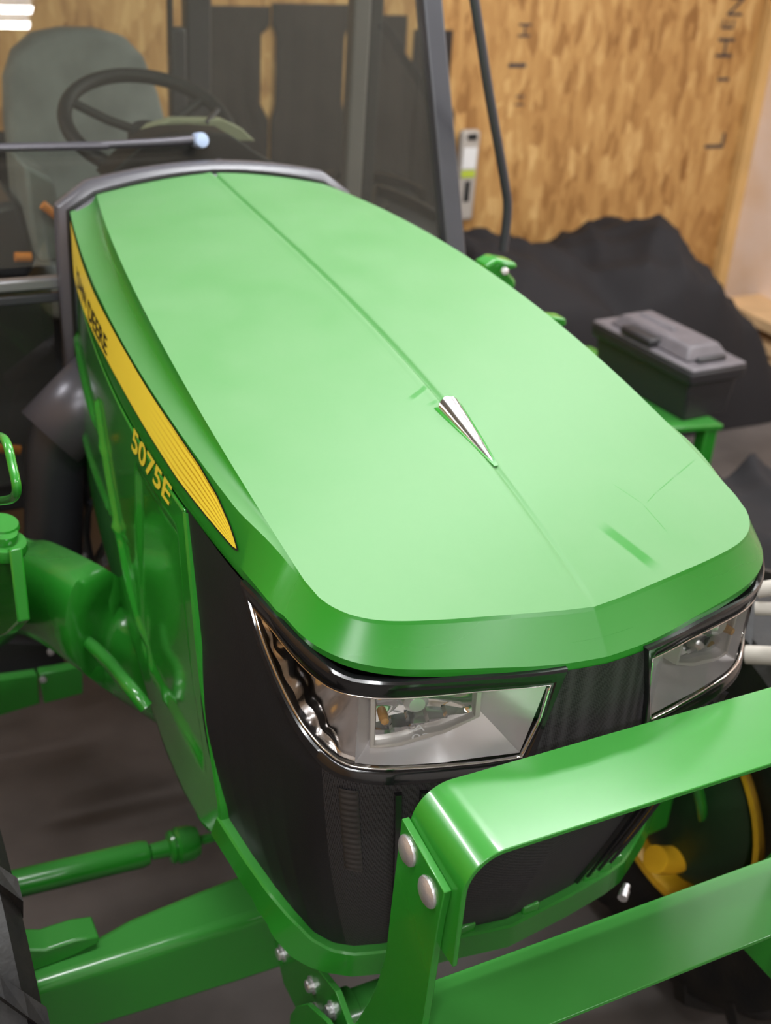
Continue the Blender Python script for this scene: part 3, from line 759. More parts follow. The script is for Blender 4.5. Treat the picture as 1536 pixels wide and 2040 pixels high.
# ---- front axle, steering cylinder, wheels
rings = []
for x, hh, dp in ((-0.66, 0.125, 0.035), (-0.60, 0.135, 0.045), (-0.55, 0.142, 0.058), (-0.48, 0.145, 0.078), (-0.40, 0.147, 0.088), (-0.30, 0.15, 0.10), (-0.15, 0.15, 0.11), (0.15, 0.15, 0.11), (0.30, 0.15, 0.10), (0.50, 0.145, 0.075), (0.66, 0.125, 0.035)):
    zt = 0.583; y0_ = 0.42
    rings.append([Vector((x, y0_, zt-0.012)), Vector((x, y0_+0.012, zt)), Vector((x, y0_+dp, zt)), Vector((x, y0_+dp+0.01, zt-0.012)), Vector((x, y0_+dp+0.01, zt-hh)), Vector((x, y0_, zt-hh))])
ax = loft('front_axle', rings, M['green'], T, True, True, smooth=30); bevel(ax, 0.008, 3)
knk = [Y(*p, 0.47) for p in ((40, 1905), (90, 1905), (110, 1898), (150, 1885), (195, 1878), (195, 1892), (150, 1915), (110, 1932), (60, 1950), (30, 1990))]
prism('knuckle_arm', [Vector((p.x, 0.455, p.z+0.03)) for p in knk], (0, 0.05, 0.0), M['green'], ax, 0.004)
a = Y(425, 1668, 0.74); b = Y(-40, 1778, 0.74)
dv = (b-a); L_ = dv.length
lathe('steering_cylinder', [(0.0, 0.0), (0.010, 0.0), (0.010, 0.03), (0.030, 0.035), (0.036, 0.05), (0.037, 0.075), (0.030, 0.082), (0.034, 0.086), (0.030, 0.092), (0.018, 0.096), (0.016, 0.13), (0.024, 0.136), (0.027, 0.15), (0.027, L_)], a, dv, M['green'], T, 28, 30)
lathe('tie_rod_end', [(0, -0.08), (0.009, -0.08), (0.009, 0.002)], a, dv, M['pipe'], T, 14)
# post from the frame down to the axle
box('axle_support', (-0.20, 0.50, 0.66), (0.09, 0.09, 0.19), M['green'], T, 0.012)
box('chassis_rail', (0, 0.95, 0.68), (0.34, 1.2, 0.24), M['dark'], T, 0.01)
box('radiator_tank', (0, 0.42, 1.06), (0.50, 0.34, 0.46), M['dark'], T, 0.01)
box('engine', (0, 0.98, 1.06), (0.46, 0.72, 0.52), M['dark'], T, 0.03)
def tyre(cx, cy, cz, r, wd, side, nlug, rimr, turn=0.0):
    m = Matrix.Translation((cx, cy, cz)) @ Matrix.Rotation(turn, 4, 'Z')
    hw = wd/2
    prof = [(rimr, -hw*0.70), (rimr+0.02, -hw*0.86), (lerp(rimr, r, 0.45), -hw*1.0), (r*0.90, -hw*0.98), (r*0.945, -hw*0.80), (r*0.955, 0), (r*0.945, hw*0.80), (r*0.90, hw*0.98), (lerp(rimr, r, 0.45), hw), (rimr+0.02, hw*0.86), (rimr, hw*0.70)]
    n = 72
    rg = [[m @ Vector((h_, rr*math.cos(2*math.pi*k/n), rr*math.sin(2*math.pi*k/n))) for k in range(n)] for rr, h_ in prof]
    t = loft('tyre', rg, M['rubber'], T, True, False, smooth=40)
    # tread lugs
    def lug():
        return None
    base = None
    for k in range(nlug):
        for sd in (-1, 1):
            a0 = 2*math.pi*(k+(0.5 if sd > 0 else 0))/nlug; vs = []
            for q in range(6):
                f = q/5; xx = sd*lerp(hw*0.04, hw*1.0, f); ang = a0+lerp(0, 0.30, f)*(1 if side else 1); wl = 0.030/r*(0.8+0.4*f)
                rt_ = r*lerp(1.0, 0.965, f**3); rb = r*0.93 if f < 0.9 else r*0.86
                for (aa, rr) in ((-wl/2*1.3, rb), (-wl/2, rt_), (wl/2, rt_), (wl/2*1.3, rb)):
                    vs.append(m @ Vector((xx, rr*math.cos(ang+aa), rr*math.sin(ang+aa))))
            rgs = [vs[4*q:4*q+4] for q in range(6)]
            loft('tread_lug', rgs, M['rubber'], t, True, True)
    # rim
    rp = [(rimr, -hw*0.86*side), (rimr+0.012, -hw*0.92*side), (rimr-0.006, -hw*0.90*side), (rimr-0.02, -hw*0.66*side), (rimr-0.035, hw*0.1*side), (rimr-0.04, hw*0.5*side), (rimr*0.6, hw*0.62*side), (0.07, hw*0.6*side), (0.001, hw*0.6*side)]
    rg = [[m @ Vector((h_, rr*math.cos(2*math.pi*k/48), rr*math.sin(2*math.pi*k/48))) for k in range(48)] for rr, h_ in rp]
    loft('rim', rg, M['rim'], t, True, False, smooth=40)
    hub = lathe_data([(0.0, -0.13), (0.05, -0.13), (0.075, -0.10), (0.08, 0.03), (0.0, 0.05)], m @ Vector((0, 0, 0)), (1*side, 0, 0), 24)
    mesh('hub', hub[0], hub[1], M['green'], t, smooth=30)
    return t
tyre(-0.815, 0.46, 0.50, 0.50, 0.26, -1, 17, 0.245, 0.0)
tyre(0.815, 0.46, 0.50, 0.50, 0.26, 1, 17, 0.245, 0.0)
for sgn in (-1, 1):
    tyre(0.93*sgn, 2.62, 0.66, 0.66, 0.36, sgn, 20, 0.36)
# added discs coloured as shade inside the front rims, yellow knuckle housing, hydraulic fitting
deep = mat('rim_shade_green', (0.008, 0.030, 0.008), 0.5)
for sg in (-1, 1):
    lathe('rim_shade_disc', [(0.0, -0.02), (0.10, -0.015), (0.17, 0.0), (0.205, 0.02), (0.208, 0.08), (0.0, 0.10)], (0.70*sg, 0.46, 0.50), (sg, 0, 0), deep, T, 40)
tube('knuckle_housing', smooth_path([Y(1305, 1712, 0.40), Y(1345, 1712, 0.41), Y(1400, 1690, 0.42), Y(1455, 1690, 0.43), Y(1500, 1700, 0.44)], 6), 0.030, M['rim'], T, 20)
tube('fender_bracket', smooth_path([Y(1388, 1560, 0.36), Y(1398, 1610, 0.36), Y(1398, 1650, 0.38), Y(1375, 1690, 0.40)], 6), 0.012, M['green'], T, 12)
a = Z(1240, 1790, 0.66); lathe('hose_fitting', [(0, 0), (0.009, 0), (0.009, 0.018), (0.007, 0.018), (0.007, 0.03), (0, 0.03)], a, (0.6, 0.5, 0.1), M['zinc'], T, 14)
# loader mounting frame on the far side
rings = []
for (x, y, z, r_) in ((0.30, 0.34, 0.62, 0.05), (0.34, 0.5, 0.66, 0.055), (0.40, 0.8, 0.72, 0.06), (0.46, 1.1, 0.80, 0.07)):
    rings.append([Vector((x+r_*0.6*a_, y, z+r_*b_)) for a_, b_ in ((-1, -1), (-1, 1), (1, 1), (1, -1))])
loft('loader_frame', rings, M['green'], T, True, True, smooth=30)

# ---- near-side loader frame: wide beam, pipe, upright, boxes
def quadbeam(name, pts, wvec, m, parent=T, bev=0.006):
    return prism(name, pts, wvec, m, parent, bev)
bt = [(-20, 1075, -0.56), (20, 1095, -0.52), (60, 1100, -0.50), (160, 1152, -0.455), (240, 1205, -0.37), (300, 1262, -0.33), (330, 1290, -0.31)]
bb = [(-20, 1300, -0.56), (30, 1262, -0.52), (80, 1275, -0.50), (165, 1330, -0.455), (240, 1385, -0.37), (300, 1425, -0.33), (330, 1445, -0.31)]
P_ = smooth_path([X(*a) for a in bt], 4); Q_ = smooth_path([X(*b) for b in bb], 4); rg = []
ov = Vector((-0.80, -0.58, 0.10)).normalized()
for p, q in zip(P_, Q_):
    ctr = (p+q)/2; hv = (p-q)/2; hh = hv.length
    rg.append([ctr+hv*math.cos(t_)+ov*hh*0.42*math.sin(t_) for t_ in [math.pi*k/12 for k in range(13)]]+[q-ov*0.06, p-ov*0.06])
loft('loader_beam', rg, M['green'], T, True, True, smooth=60)
pp = [X(140, 1262, -0.455), X(175, 1280, -0.445), X(215, 1318, -0.43), X(255, 1365, -0.425), X(292, 1410, -0.405)]
tube('frame_pipe', smooth_path(pp, 6), 0.013, M['green'], T, 14)
up_ = [X(-60, 1080, -0.60), X(18, 1095, -0.60), X(35, 1240, -0.60), X(10, 1265, -0.60), X(-60, 1290, -0.60)]
prism('loader_upright', up_, (0.02, 0, 0), M['gloss_green'], T, 0.003)
c = X(10, 1085, -0.60)
for q, rr, hh in (((8, 1088), 0.034, 0.02), ((6, 1068), 0.022, 0.016), ((0, 1048), 0.028, 0.014)):
    c = X(*q, -0.60); lathe('coupler', [(0, -hh/2), (rr, -hh/2), (rr*1.08, 0), (rr, hh/2), (0, hh/2)], c, (0.12, -0.1, 1), M['green'], T, 20)
hp = [X(*q, -0.62) for q in ((-30, 868), (0, 870), (14, 885), (24, 925), (33, 970), (28, 990), (10, 997), (-30, 1000))]
tube('lift_handle', smooth_path(hp, 5), 0.0062, M['green'], T, 12)
lb = [Y(*q, 1.45) for q in ((-80, 1366), (75, 1345), (80, 1402), (-80, 1450))]
prism('step_plate', lb, (0, 0.03, 0), M['green'], T, 0.003)
lb = [Y(*q, 1.44) for q in ((78, 1343), (165, 1328), (166, 1382), (88, 1402))]
prism('step_bracket', lb, (0, 0.03, 0), M['green'], T, 0.003)
for q in ((100, 1297), (85, 1352)):
    c = Y(*q, 1.43); lathe('bolt', [(0, 0), (0.008, 0), (0.008, 0.008), (0, 0.010)], c, (0, -1, 0), M['zinc'], T, 8)
lb = [Y(*q, 1.52) for q in ((-80, 1275), (110, 1285), (140, 1340), (60, 1350), (-80, 1375))]
prism('step_back', lb, (0, 0.05, 0), M['dark'], T, 0.003)
# hoses and small metal parts in the gap
for k, (a, b, c_) in enumerate((((165, 930), (175, 1020), (170, 1120)), ((180, 1000), (172, 1060), (190, 1150)), ((210, 1080), (195, 1110), (175, 1140)))):
    tube('engine_hose', smooth_path([X(*a, -0.30), X(*b, -0.30), X(*c_, -0.28)], 6), 0.008, M['pipe'], T, 10)
c = X(200, 1117, -0.30); lathe('hose_clamp', [(0, 0), (0.016, 0), (0.016, 0.03), (0, 0.03)], c, (1, 0.2, 0.1), M['zinc'], T, 14)
c = X(166, 1128, -0.30); lathe('hose_clamp', [(0, 0), (0.012, 0), (0.012, 0.03), (0, 0.03)], c, (0.2, 0.2, 1), M['zinc'], T, 14)

# ---- exhaust elbow with heat shield, right side of the engine
pth = smooth_path([Y(106, 1150, 1.40), Y(108, 1000, 1.40), Y(112, 900, 1.40), Y(130, 845, 1.40), Y(165, 800, 1.42), Y(225, 740, 1.44)], 8)
tube('exhaust_pipe', pth, 0.064, M['pipe'], T, 32)
a = Y(100, 872, 1.385); b = Y(225, 742, 1.41); d = (b-a).normalized(); rg = []
side_ = d.cross(Vector((0, -1, 0))).normalized(); fr = side_.cross(d)
for f in (0, 1):
    base = a.lerp(b, f); rg.append([base+(side_*math.cos(t_)+fr*math.sin(t_))*0.078 for t_ in [R(-30+k*15) for k in range(17)]])
hs = loft('heat_shield', rg, M['shield'], T, False, False, smooth='all'); solid(hs, 0.003, 1)

# ---- cowl behind the hood
def cowl():
    def sect(grow, zl):
        pts = []
        y = YR; E1 = (xs1(y)+grow*1.0, z1(y)+grow*0.25); E0 = (Pe(y)+grow*0.55, Pz(y)+grow*0.9); pts = [(-xs1(y)-grow*1.1, zl), (-E1[0]-grow*0.1, 1.50), (-E1[0], E1[1]), (-E0[0], E0[1])]
        for k in range(1, 14):
            x = lerp(-E0[0], E0[0], k/14); wv = abs(x)/E0[0]; pts.append((x, Pr(y)*(1-wv**1.8)+E0[1]*wv**1.8+grow*0.75*(1-wv**2)))
        pts += [(E0[0], E0[1]), (E1[0], E1[1]), (E1[0]+grow*0.1, 1.50), (xs1(y)+grow*1.1, zl)]
        return pts
    rings = []
    for g_, y in ((-0.004, 1.420), (-0.003, 1.432), (0.006, 1.438), (0.017, 1.446), (0.021, 1.452), (0.022, 1.462), (0.021, 1.482)):
        rings.append([Vector((x, y, z)) for x, z in sect(g_, 0.95)])
    vs, fs = loft_data(rings, False, False); n = len(rings[0])
    o = mesh('cowl', vs, fs, M['cowl'], T, smooth=40); solid(o, 0.006, -1)
    seal = [Vector((x, 1.434, z)) for x, z in sect(0.003, 1.0)]
    tube('seal', seal, 0.0045, M['black_vinyl'], o, 8)
    bk = [Vector((x, 1.478, z)) for x, z in sect(0.015, 0.95)]
    prism('firewall', bk, (0, 0.02, 0), M['dark'], o)
cowl()
# ---- cab
WY = lambda z: 1.50+(z-1.45)*0.40    # leaning windshield plane
def post(name, x0_, z0_, x1_, z1_, wd, dp, m, yb=0.0):
    rg = []
    for x, z in ((x0_, z0_), (x1_, z1_)):
        y = WY(z)+yb; rg.append([Vector((x-wd/2, y-dp/2, z)), Vector((x+wd/2, y-dp/2, z)), Vector((x+wd/2, y+dp/2, z)), Vector((x-wd/2, y+dp/2, z))])
    return bevel(loft(name, rg, m, T, True, True, smooth=30), 0.006, 3)
post('cab_pillar', 0.625, 0.9, 0.625, 2.35, 0.052, 0.05, M['frame'])
post('cab_pillar', -0.80, 0.9, -0.80, 2.35, 0.052, 0.05, M['frame'])
gv = [Vector((-0.775, WY(1.44), 1.44)), Vector((0.60, WY(1.44), 1.44)), Vector((0.60, WY(2.3), 2.3)), Vector((-0.775, WY(2.3), 2.3))]
mesh('windshield', gv, [(0, 1, 2, 3)], M['windshield'], T, fix=False)
gv = [Vector((-0.775, 1.49, 0.95)), Vector((-0.34, 1.49, 0.95)), Vector((-0.34, 1.49, 1.40)), Vector((-0.775, 1.49, 1.40))]
mesh('lower_window', gv, [(0, 1, 2, 3)], M['doorglass'], T, fix=False)
box('window_rail', (-0.56, 1.495, 1.405), (0.48, 0.03, 0.024), mat('pale_rail', (0.22, 0.22, 0.23), 0.35, 0.4), T, 0.005)
box('window_rail', (-0.56, 1.498, 1.372), (0.48, 0.022, 0.020), M['frame'], T, 0.004)
box('window_rail', (0.5, 1.50, 1.41), (0.22, 0.03, 0.03), M['frame'], T, 0.005)
box('cab_roof', (-0.09, 2.45, 2.42), (1.62, 1.5, 0.16), M['frame'], T, 0.04)
box('cab_floor', (-0.09, 2.3, 0.86), (1.45, 1.4, 0.08), M['dark'], T, 0.01)
box('cab_rear_wall', (-0.09, 3.0, 1.15), (1.4, 0.05, 0.52), M['dark'], T, 0.01)
for x in (0.30, 0.36):
    pass
# rear pillars seen through the windshield
a = Y(392, 0, 2.95); b = Y(392, 330, 2.95)
box('rear_pillar', ((a.x+b.x)/2, 2.95, 1.75), (0.085, 0.06, 1.3), M['frame'], T, 0.01)
a = Y(352, 70, 2.93)
box('rear_pillar', (a.x, 2.93, a.z-0.45), (0.055, 0.05, 0.95), M['frame'], T, 0.01)
a = Y(355, 0, 2.93); box('rear_pillar', (a.x-0.028, 2.93, 1.95), (0.014, 0.03, 0.6), M['dash'], T, 0.003)
a = Y(707, 200, 2.3)
box('door_post', (a.x, 2.3, 1.5), (0.055, 0.05, 1.7), mat('grey_post', (0.13, 0.12, 0.115), 0.5), T, 0.008)
box('door_post', (a.x+0.055, 2.32, 1.5), (0.04, 0.05, 1.7), M['dash'], T, 0.006)
# seat
def seat():
    def padshape(name, outline, y0_, tz, m, parent):
        rgs = []
        for (off, sc_) in ((0.0, 0.90), (0.012, 0.97), (0.04, 1.0), (0.10, 1.0), (0.12, 0.94)):
            c = sum((Vector(p) for p in outline), Vector((0, 0)))/len(outline)
            rgs.append([Vector((c.x+(p[0]-c.x)*sc_, y0_+off+(tz*(p[1]-1.2)), c.y+(p[1]-c.y)*sc_)) for p in outline])
        return loft(name, rgs, m, parent, True, True, smooth=50)
    pts = [(q_[0]+0.03, q_[1]) for q_ in [(-0.21, 1.12), (-0.225, 1.30), (-0.225, 1.50), (-0.212, 1.62), (-0.18, 1.69), (-0.12, 1.735), (-0.04, 1.75), (0.06, 1.75), (0.14, 1.73), (0.19, 1.68), (0.225, 1.58), (0.25, 1.45), (0.262, 1.30), (0.262, 1.12)]]
    s = padshape('seat', pts, 2.55, 0.22, M['seat'], T)
    box('seat_cushion', (0.02, 2.32, 1.16), (0.50, 0.46, 0.13), M['seat'], s, 0.04, seg=4)
    box('seat_base', (0.02, 2.36, 0.99), (0.36, 0.4, 0.22), M['dash'], s, 0.02)
    box('armrest', (-0.33, 2.45, 1.32), (0.10, 0.34, 0.09), M['dash'], s, 0.03, seg=4)
seat()
# steering wheel: tilted ring with hub and spokes
wc = Vector((0.030, 2.0, 1.622)); wr = 0.203
nrm = Vector((0.0, -0.42, 0.90)).normalized(); ua = Vector((1, 0, 0)); ub = nrm.cross(ua)
ringp = [wc+(ua*math.cos(2*math.pi*k/48)+ub*math.sin(2*math.pi*k/48))*wr for k in range(48)]
sw = tube('steering_wheel', ringp, 0.018, M['dash'], T, 14, closed=True)
hubp = wc-nrm*0.03
lathe('hub', [(0, 0), (0.045, 0), (0.05, -0.02), (0.04, -0.06), (0, -0.06)], hubp+nrm*0.01, nrm, M['dash'], sw, 20)
for ang in (150, 30, 270):
    e = wc+(ua*math.cos(R(ang))+ub*math.sin(R(ang)))*wr
    tube('spoke', [hubp, hubp.lerp(e, 0.5)-nrm*0.008, e], 0.0115, M['dash'], sw, 10)
tube('steering_column', [hubp-nrm*0.05, Vector((0.02, 1.72, 1.1))], 0.04, M['dash'], T, 16)
# dash hood with pale rim
dp = [Y(*q, 1.72) for q in ((210, 352), (235, 325), (275, 288), (300, 268), (340, 258), (400, 256), (455, 260), (480, 275), (515, 300), (570, 330), (560, 350))]
d1 = prism('dashboard', [p_-Vector((0, 0, 0.008)) for p_ in dp], (0, 0.10, 0.0), M['dash'], T, 0.006)
dp2 = [Y(*q, 1.87) for q in ((275, 275), (300, 252), (345, 238), (445, 238), (482, 256), (510, 282))]
prism('instrument_hood', dp2, (0, 0.04, 0), M['beige'], d1, 0.004)
tube('lever', [Y(410, 245, 1.87), Y(435, 218, 1.9)], 0.006, M['shield'], T, 8)
# wiper arm and its pivot
wy = 1.60
pv = Y(398, 278, 1.55)
wa = tube('wiper_arm', [pv, Y(330, 283, 1.55), Y(200, 289, 1.55)], [0.0105, 0.0095, 0.008], M['shield'], T, 10)
tube('wiper_blade', [Y(215, 290, 1.55), Y(60, 293, 1.55), Y(-80, 296, 1.55)], 0.009, M['shield'], wa, 8)
lathe('wiper_pivot', [(0, -0.012), (0.014, -0.010), (0.017, 0.0), (0.016, 0.03), (0.009, 0.032), (0.009, 0.08), (0, 0.08)], pv+Vector((0, -0.01, 0)), (0, 1, -0.2), mat('pale_blue_cap', (0.42, 0.52, 0.72), 0.4), wa, 20)
lathe('washer_nozzle', [(0, 0.012), (0.010, 0.009), (0.015, 0.0), (0.015, -0.01), (0, -0.01)], Y(437, 328, 1.55), (0, -0.3, 1), M['shield'], T, 16)
# orange controls and pedals low in the cab
for (a, b, r_) in (((85, 408), (115, 432), 0.011), ((30, 512), (62, 512), 0.012)):
    tube('orange_knob', smooth_path([Y(*a, 1.95), Y(*b, 1.95)], 4), r_, M['orange'], T, 12)
tube('orange_lever', [Y(-10, 892, 1.55), Y(40, 897, 1.55)], 0.011, M['orange'], T, 12)
prism('console', [Y(*q, 2.05) for q in ((-60, 420), (40, 400), (75, 520), (60, 560), (-60, 560))], (0, 0.3, 0), M['frame'], T, 0.02)
prism('console', [Y(*q, 1.98) for q in ((50, 330), (110, 360), (125, 520), (80, 525), (60, 440))], (0, 0.25, 0), M['seat'], T, 0.01)
# grab rail ahead of the far pillar
gr = smooth_path([Y(930, -60, 1.50), Y(945, 0, 1.50), Y(975, 190, 1.50), Y(1005, 360, 1.50), Y(1011, 420, 1.50), Y(1002, 500, 1.50)], 6)
tube('grab_rail', gr, 0.0115, M['frame'], T, 14)
box('fender', (0.66, 1.72, 1.20), (0.26, 0.40, 0.20), M['dark'], T, 0.03)
box('battery_box', (0.50, 1.60, 1.05), (0.36, 0.26, 0.42), M['dark'], T, 0.03)
# far-side loader mast fittings poking over the hood
c = Y(1003, 545, 1.15)
vs = []
prism('mast_bracket', [Y(*q, 1.15) for q in ((965, 530), (990, 516), (1030, 524), (1034, 536), (1012, 540), (1030, 560), (1028, 578), (1000, 580), (975, 560))], (0, 0.05, 0), M['green'], T, 0.008)
lathe('bolt', [(0, 0.006), (0.008, 0.004), (0.009, 0)], Y(1005, 540, 1.14), (0, -1, 0.3), M['zinc'], T, 12)
prism('mast_bracket', [Y(*q, 1.0) for q in ((1100, 632), (1128, 635), (1130, 648), (1112, 655), (1090, 650))], (0, 0.04, 0), M['green'], T, 0.004)

# ------------------------------------------------------------------ things beside the tractor
# green deck with a toolbox on it
zd = 0.685
dk = [Z(*q, zd) for q in ((1250, 760), (1348, 858), (1438, 850), (1445, 835), (1500, 600), (1200, 560))]
deck = thing('implement', 'green flat-decked implement under the black toolbox beside the tractor', 'implement', (1.8, 2.1, 0))
def rel(pts, o): return [Vector(p)-o.location for p in pts]
d0 = [Z(*q, zd) for q in ((1240, 740), (1340, 852), (1442, 846))]
c3 = d0[1]; e = (d0[2]-d0[1]); back = Vector((0.0, 1.0, 0))
poly = [c3+Vector((-0.15, 0.0, 0)), c3, c3+e, c3+e+back*0.75, c3+back*0.9+Vector((-0.15, 0, 0))]
prism('deck', rel(poly, deck), (0, 0, -0.02), M['green'], deck, 0.004)
for q in poly[1:]:
    box('leg', rel([q+Vector((-0.03 if q.x > 1.75 else 0.03, 0.04 if q.y < 2 else -0.04, -0.352))], deck)[0], (0.05, 0.05, 0.664), M['green'], deck, 0.004)

tb = thing('toolbox', 'black plastic toolbox with grey lid standing on a green deck', 'toolbox', (0, 0, 0))
zt = zd
A = Z(1360, 840, zt)
uL = Vector((-math.sin(R(3)), math.cos(R(3)), 0)); uW = Vector((math.cos(R(3)), math.sin(R(3)), 0))
Lb, Wb, Hb = 0.46, 0.185, 0.150
def tbx(name, l0, l1, w0, w1, z0_, z1_, m, tp=0.0, bev=0.008):
    vs = []
    for z, t in ((z0_, 0), (z1_, tp)):
        for (l, w_) in ((l0+t, w0+t), (l0+t, w1-t), (l1-t, w1-t), (l1-t, w0+t)):
            vs.append(A+uL*l+uW*w_+Vector((0, 0, z)))
    return bevel(mesh(name, vs, [(0, 1, 2, 3), (4, 5, 6, 7), (0, 1, 5, 4), (1, 2, 6, 5), (2, 3, 7, 6), (3, 0, 4, 7)], m, tb, smooth=30), bev, 2)
tbx('body', 0, Lb, 0, Wb, 0.0, Hb, M['toolbox'], -0.012)
tbx('rim', -0.025, Lb+0.025, -0.025, Wb+0.025, Hb-0.015, Hb+0.028, M['toolbox'], -0.004)
lid = tbx('lid', -0.028, Lb+0.028, -0.028, Wb+0.028, Hb+0.028, Hb+0.042, M['toollid'], 0.004)
tbx('lid_panel', 0.03, Lb-0.03, 0.0, Wb, Hb+0.042, Hb+0.085, M['toollid'], 0.03).parent = lid
tbx('latch', 0.18, 0.34, -0.032, 0.03, Hb+0.046, Hb+0.072, M['toolbox'], 0.003).parent = lid
tbx('lid_recess', 0.008, 0.035, 0.03, Wb-0.03, Hb+0.043, Hb+0.060, M['toolbox'], 0.004).parent = lid
tbx('handle', 0.20, 0.38, Wb*0.42, Wb*0.58, Hb+0.080, Hb+0.094, M['toollid'], 0.004).parent = lid
tb['label'] = 'black plastic toolbox with grey lid standing on a green deck'

# draped covers
from mathutils import noise
def drape(name, label, cat, cx, cy, hx, hy, hfun, n=70):
    V, F = [], []
    for i in range(n+1):
        for j in range(n+1):
            a = i/n*2-1; b = j/n*2-1; x = cx+a*hx; y = cy+b*hy
            e = min(1, (1-max(abs(a), abs(b)))/0.16)
            z = hfun(a, b)*(e**0.5)
            nz = noise.noise(Vector((x*2.1, y*2.1, 0.3)))*0.04+noise.noise(Vector((x*6, y*3.0, 4.1)))*0.02-abs(noise.noise(Vector((x*6-y*2.5, y*1.6, 9.1))))*0.09-abs(noise.noise(Vector((x*3+y*4, y*1.5, 2.1))))*0.06+0.03
            V.append((x+0.03*noise.noise(Vector((y*4, z*3, 1))), y+0.03*noise.noise(Vector((x*4, z*3, 7))), max(z+nz*e, 0.004)))
    for i in range(n):
        for j in range(n):
            k = i*(n+1)+j; F.append((k, k+n+1, k+n+2, k+1))
    o = mesh(name, V, F, M['tarp'], None, smooth='all'); tag(o, label, cat); return o
def big(a, b):
    x = 2.61+a*0.99
    prof = interp(x, [1.62, 1.85, 2.05, 2.40, 2.55, 2.75, 2.87, 3.02, 3.20, 3.34, 3.46, 3.60], [0.84, 0.85, 0.82, 0.72, 0.80, 0.88, 0.84, 0.68, 0.50, 0.34, 0.18, 0.03])
    return prof*(1-0.35*max(0, abs(b+0.1))**2)
drape('tarp_cover', 'tall black tarp draped over a humped machine against the board wall', 'tarp', 2.61, 3.45, 0.99, 0.60, big)
drape('tarp_cover', 'low black tarp-covered heap in front of the toolbox, right of the hood', 'tarp', 1.95, 1.24, 0.62, 0.46, lambda a, b: 0.60*(1-0.15*a*a)*(0.86+0.14*b))
# the pale straps by the far front wheel
for k, (a, b, r_) in enumerate((((1508, 1176), (1640, 1160), 0.014), ((1504, 1212), (1640, 1222), 0.012), ((1486, 1304), (1640, 1318), 0.017))):
    o = tube('padded_strap', smooth_path([X(*a, 0.60), X((a[0]+b[0])/2, (a[1]+b[1])/2-3, 0.64), X(*b, 0.68)], 5), r_, M['pale'], None, 12)
    tag(o, ('uppermost', 'middle', 'lowest')[k]+' of the pale padded straps lying on the far front tyre', 'strap')

# stack of boards in the far corner
zs = 0.0
for k, (zb, off) in enumerate(((0.0, 0.03), (0.07, 0.0), (0.19, -0.05))):
    tk = 0.05 if k < 2 else 0.06
    o = box('board', (3.93+off*0.3, 3.35+off, zb+tk/2), (0.30, 1.15, tk), M['wood'], None, 0.004)
    tag(o, ('lowest', 'middle', 'topmost')[k]+' pine board of the stack by the right wall', 'board')
    if k == 1:
        pass
for k, y in enumerate((3.0, 3.75)):
    o = box('spacer_block', (3.93, y, 0.155), (0.10, 0.08, 0.07), M['dash'], None, 0.002)
    tag(o, ('near', 'far')[k]+' dark spacer block between the boards of the stack', 'block')
for k, y in enumerate((3.02, 3.72)):
    o = box('spacer_block', (3.93, y, 0.06), (0.10, 0.08, 0.02), M['dash'], None, 0.002)
    tag(o, ('near', 'far')[k]+' thin dark batten under the middle board of the stack', 'block')

# white tagged tool hanging beside the cab post
hx = Y(928, 350, 4.14)
lv = thing('hanging_case', 'narrow white case with a lime label hanging on the board wall beside the cab post', 'case', (hx.x, 4.14, hx.z))
box('case_body', (0, 0, 0), (0.105, 0.05, 0.44), mat('pale_case', (0.42, 0.38, 0.34), 0.5), lv, 0.02, seg=3)
box('label_panel', (-0.005, -0.028, 0.09), (0.075, 0.004, 0.10), M['white'], lv, 0.001)
box('label_band', (-0.005, -0.028, 0.015), (0.075, 0.004, 0.035), M['lime'], lv, 0.001)
box('hook_slot', (0.0, -0.028, 0.19), (0.05, 0.004, 0.03), M['dash'], lv, 0.001)
box('grip', (-0.002, -0.028, -0.07), (0.03, 0.004, 0.10), M['dash'], lv, 0.001)

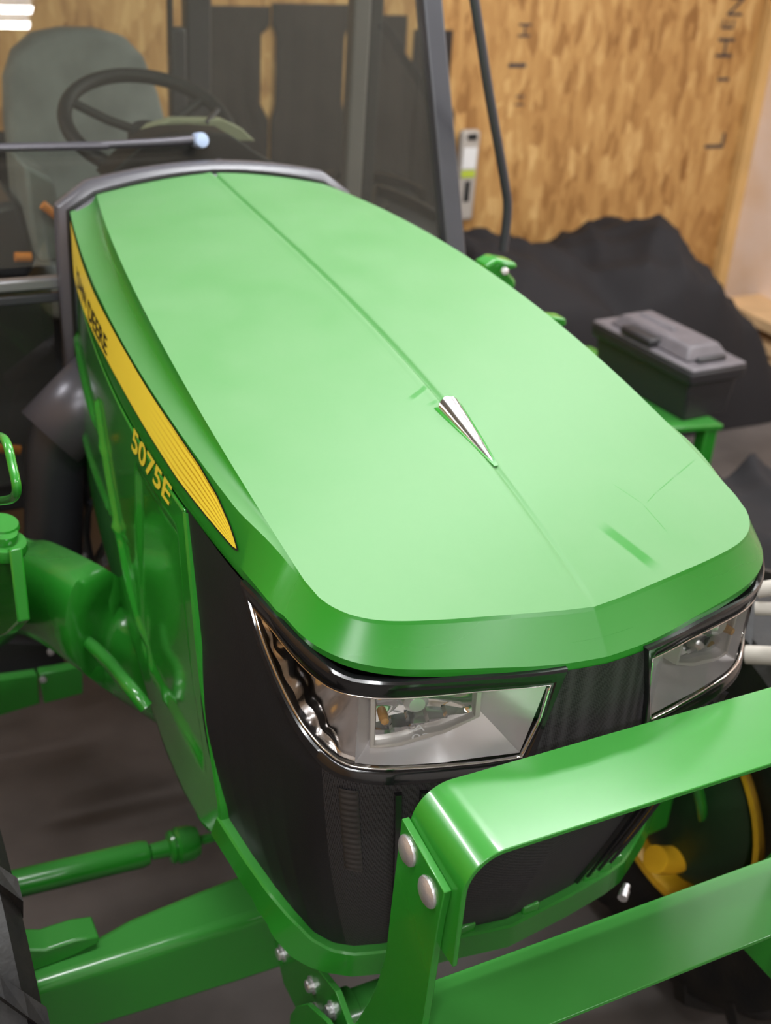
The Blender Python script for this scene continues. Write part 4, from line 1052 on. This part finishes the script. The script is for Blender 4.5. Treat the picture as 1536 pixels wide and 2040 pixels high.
# dark garments hanging on the board wall, seen through the windshield
spans = [(405, 521, 12, 210, 536), (551, 688, 8, 210, 690), (702, 811, 30, 108, 820), (829, 905, 60, 200, 905)]
left_low = [405, 537, 696, 821]
wrds = ['leftmost dark cloth hanging on the wall seen through the windshield', 'wide dark cloth hanging right of the narrow gap in view through the windshield', 'dark cloth hanging behind the grey door post', 'rightmost dark cloth hanging next to the cab pillar']
for k, (u0, u1, vt, vs_, u2) in enumerate(spans):
    V, F = [], []; n = 16; zt_ = Y((u0+u1)/2, vt, 4.18).z; zs_ = Y(u1, vs_, 4.18).z; z70 = Y(u1, 68, 4.18).z
    xl, xr, xl2, xr2 = Y(u0, 50, 4.18).x, Y(u1, 50, 4.18).x, Y(left_low[k], 250, 4.18).x+0.004, Y(u2, 250, 4.18).x-0.004
    for i in range(n+1):
        for j in range(41):
            z = lerp(zt_, 0.35, (j/40)**1.3); q = max(min(1, max(0, (zs_-z)/0.05)), min(1, max(0, (z-z70)/0.03)) if k < 2 else 0); f = i/n
            x = lerp(lerp(xl, xl2, q), lerp(xr, xr2, q), f)
            V.append((x, 4.190-0.035*abs(math.sin(f*9+k))*(0.3+0.7*j/40), z))
    for i in range(n):
        for j in range(40):
            c_ = i*41+j; F.append((c_, c_+41, c_+42, c_+1))
    o = mesh('hanging_cloth', V, F, M['cloth'], None, smooth='all'); solid(o, 0.008, 1); tag(o, wrds[k], 'cloth', 'dark cloths hanging on the board wall')
# slit between first cloths runs lower: short cloth under it
# stencilled marks on the boards (belong to the wall)
def wall_text(txt, u, v, size, rot):
    c = Y(u, v, 4.2); ps, fs, asp = text_polys(txt, 1.0, 0.02)
    def fn(a, b):
        x = (a-0.5)*size*asp; z = (b-0.5)*size; return Vector((c.x+x*math.cos(rot)-z*math.sin(rot), 4.196, c.z+x*math.sin(rot)+z*math.cos(rot)))
    o = letters('stencil', txt, fn, M['stencil'], wb)
for (t_, u, v, s_) in (('N', 1466, 12, 0.10), ('E', 1450, 48, 0.08), ('H', 1444, 95, 0.11), ('I', 1440, 158, 0.08), ('L', 1424, 280, 0.13), ('NORBORD'[:0] or 'I I', 1035, 200, 0.05), ('H', 1045, 60, 0.07), ('I', 1030, 130, 0.10)):
    wall_text(t_, u, v, s_, math.pi/2)
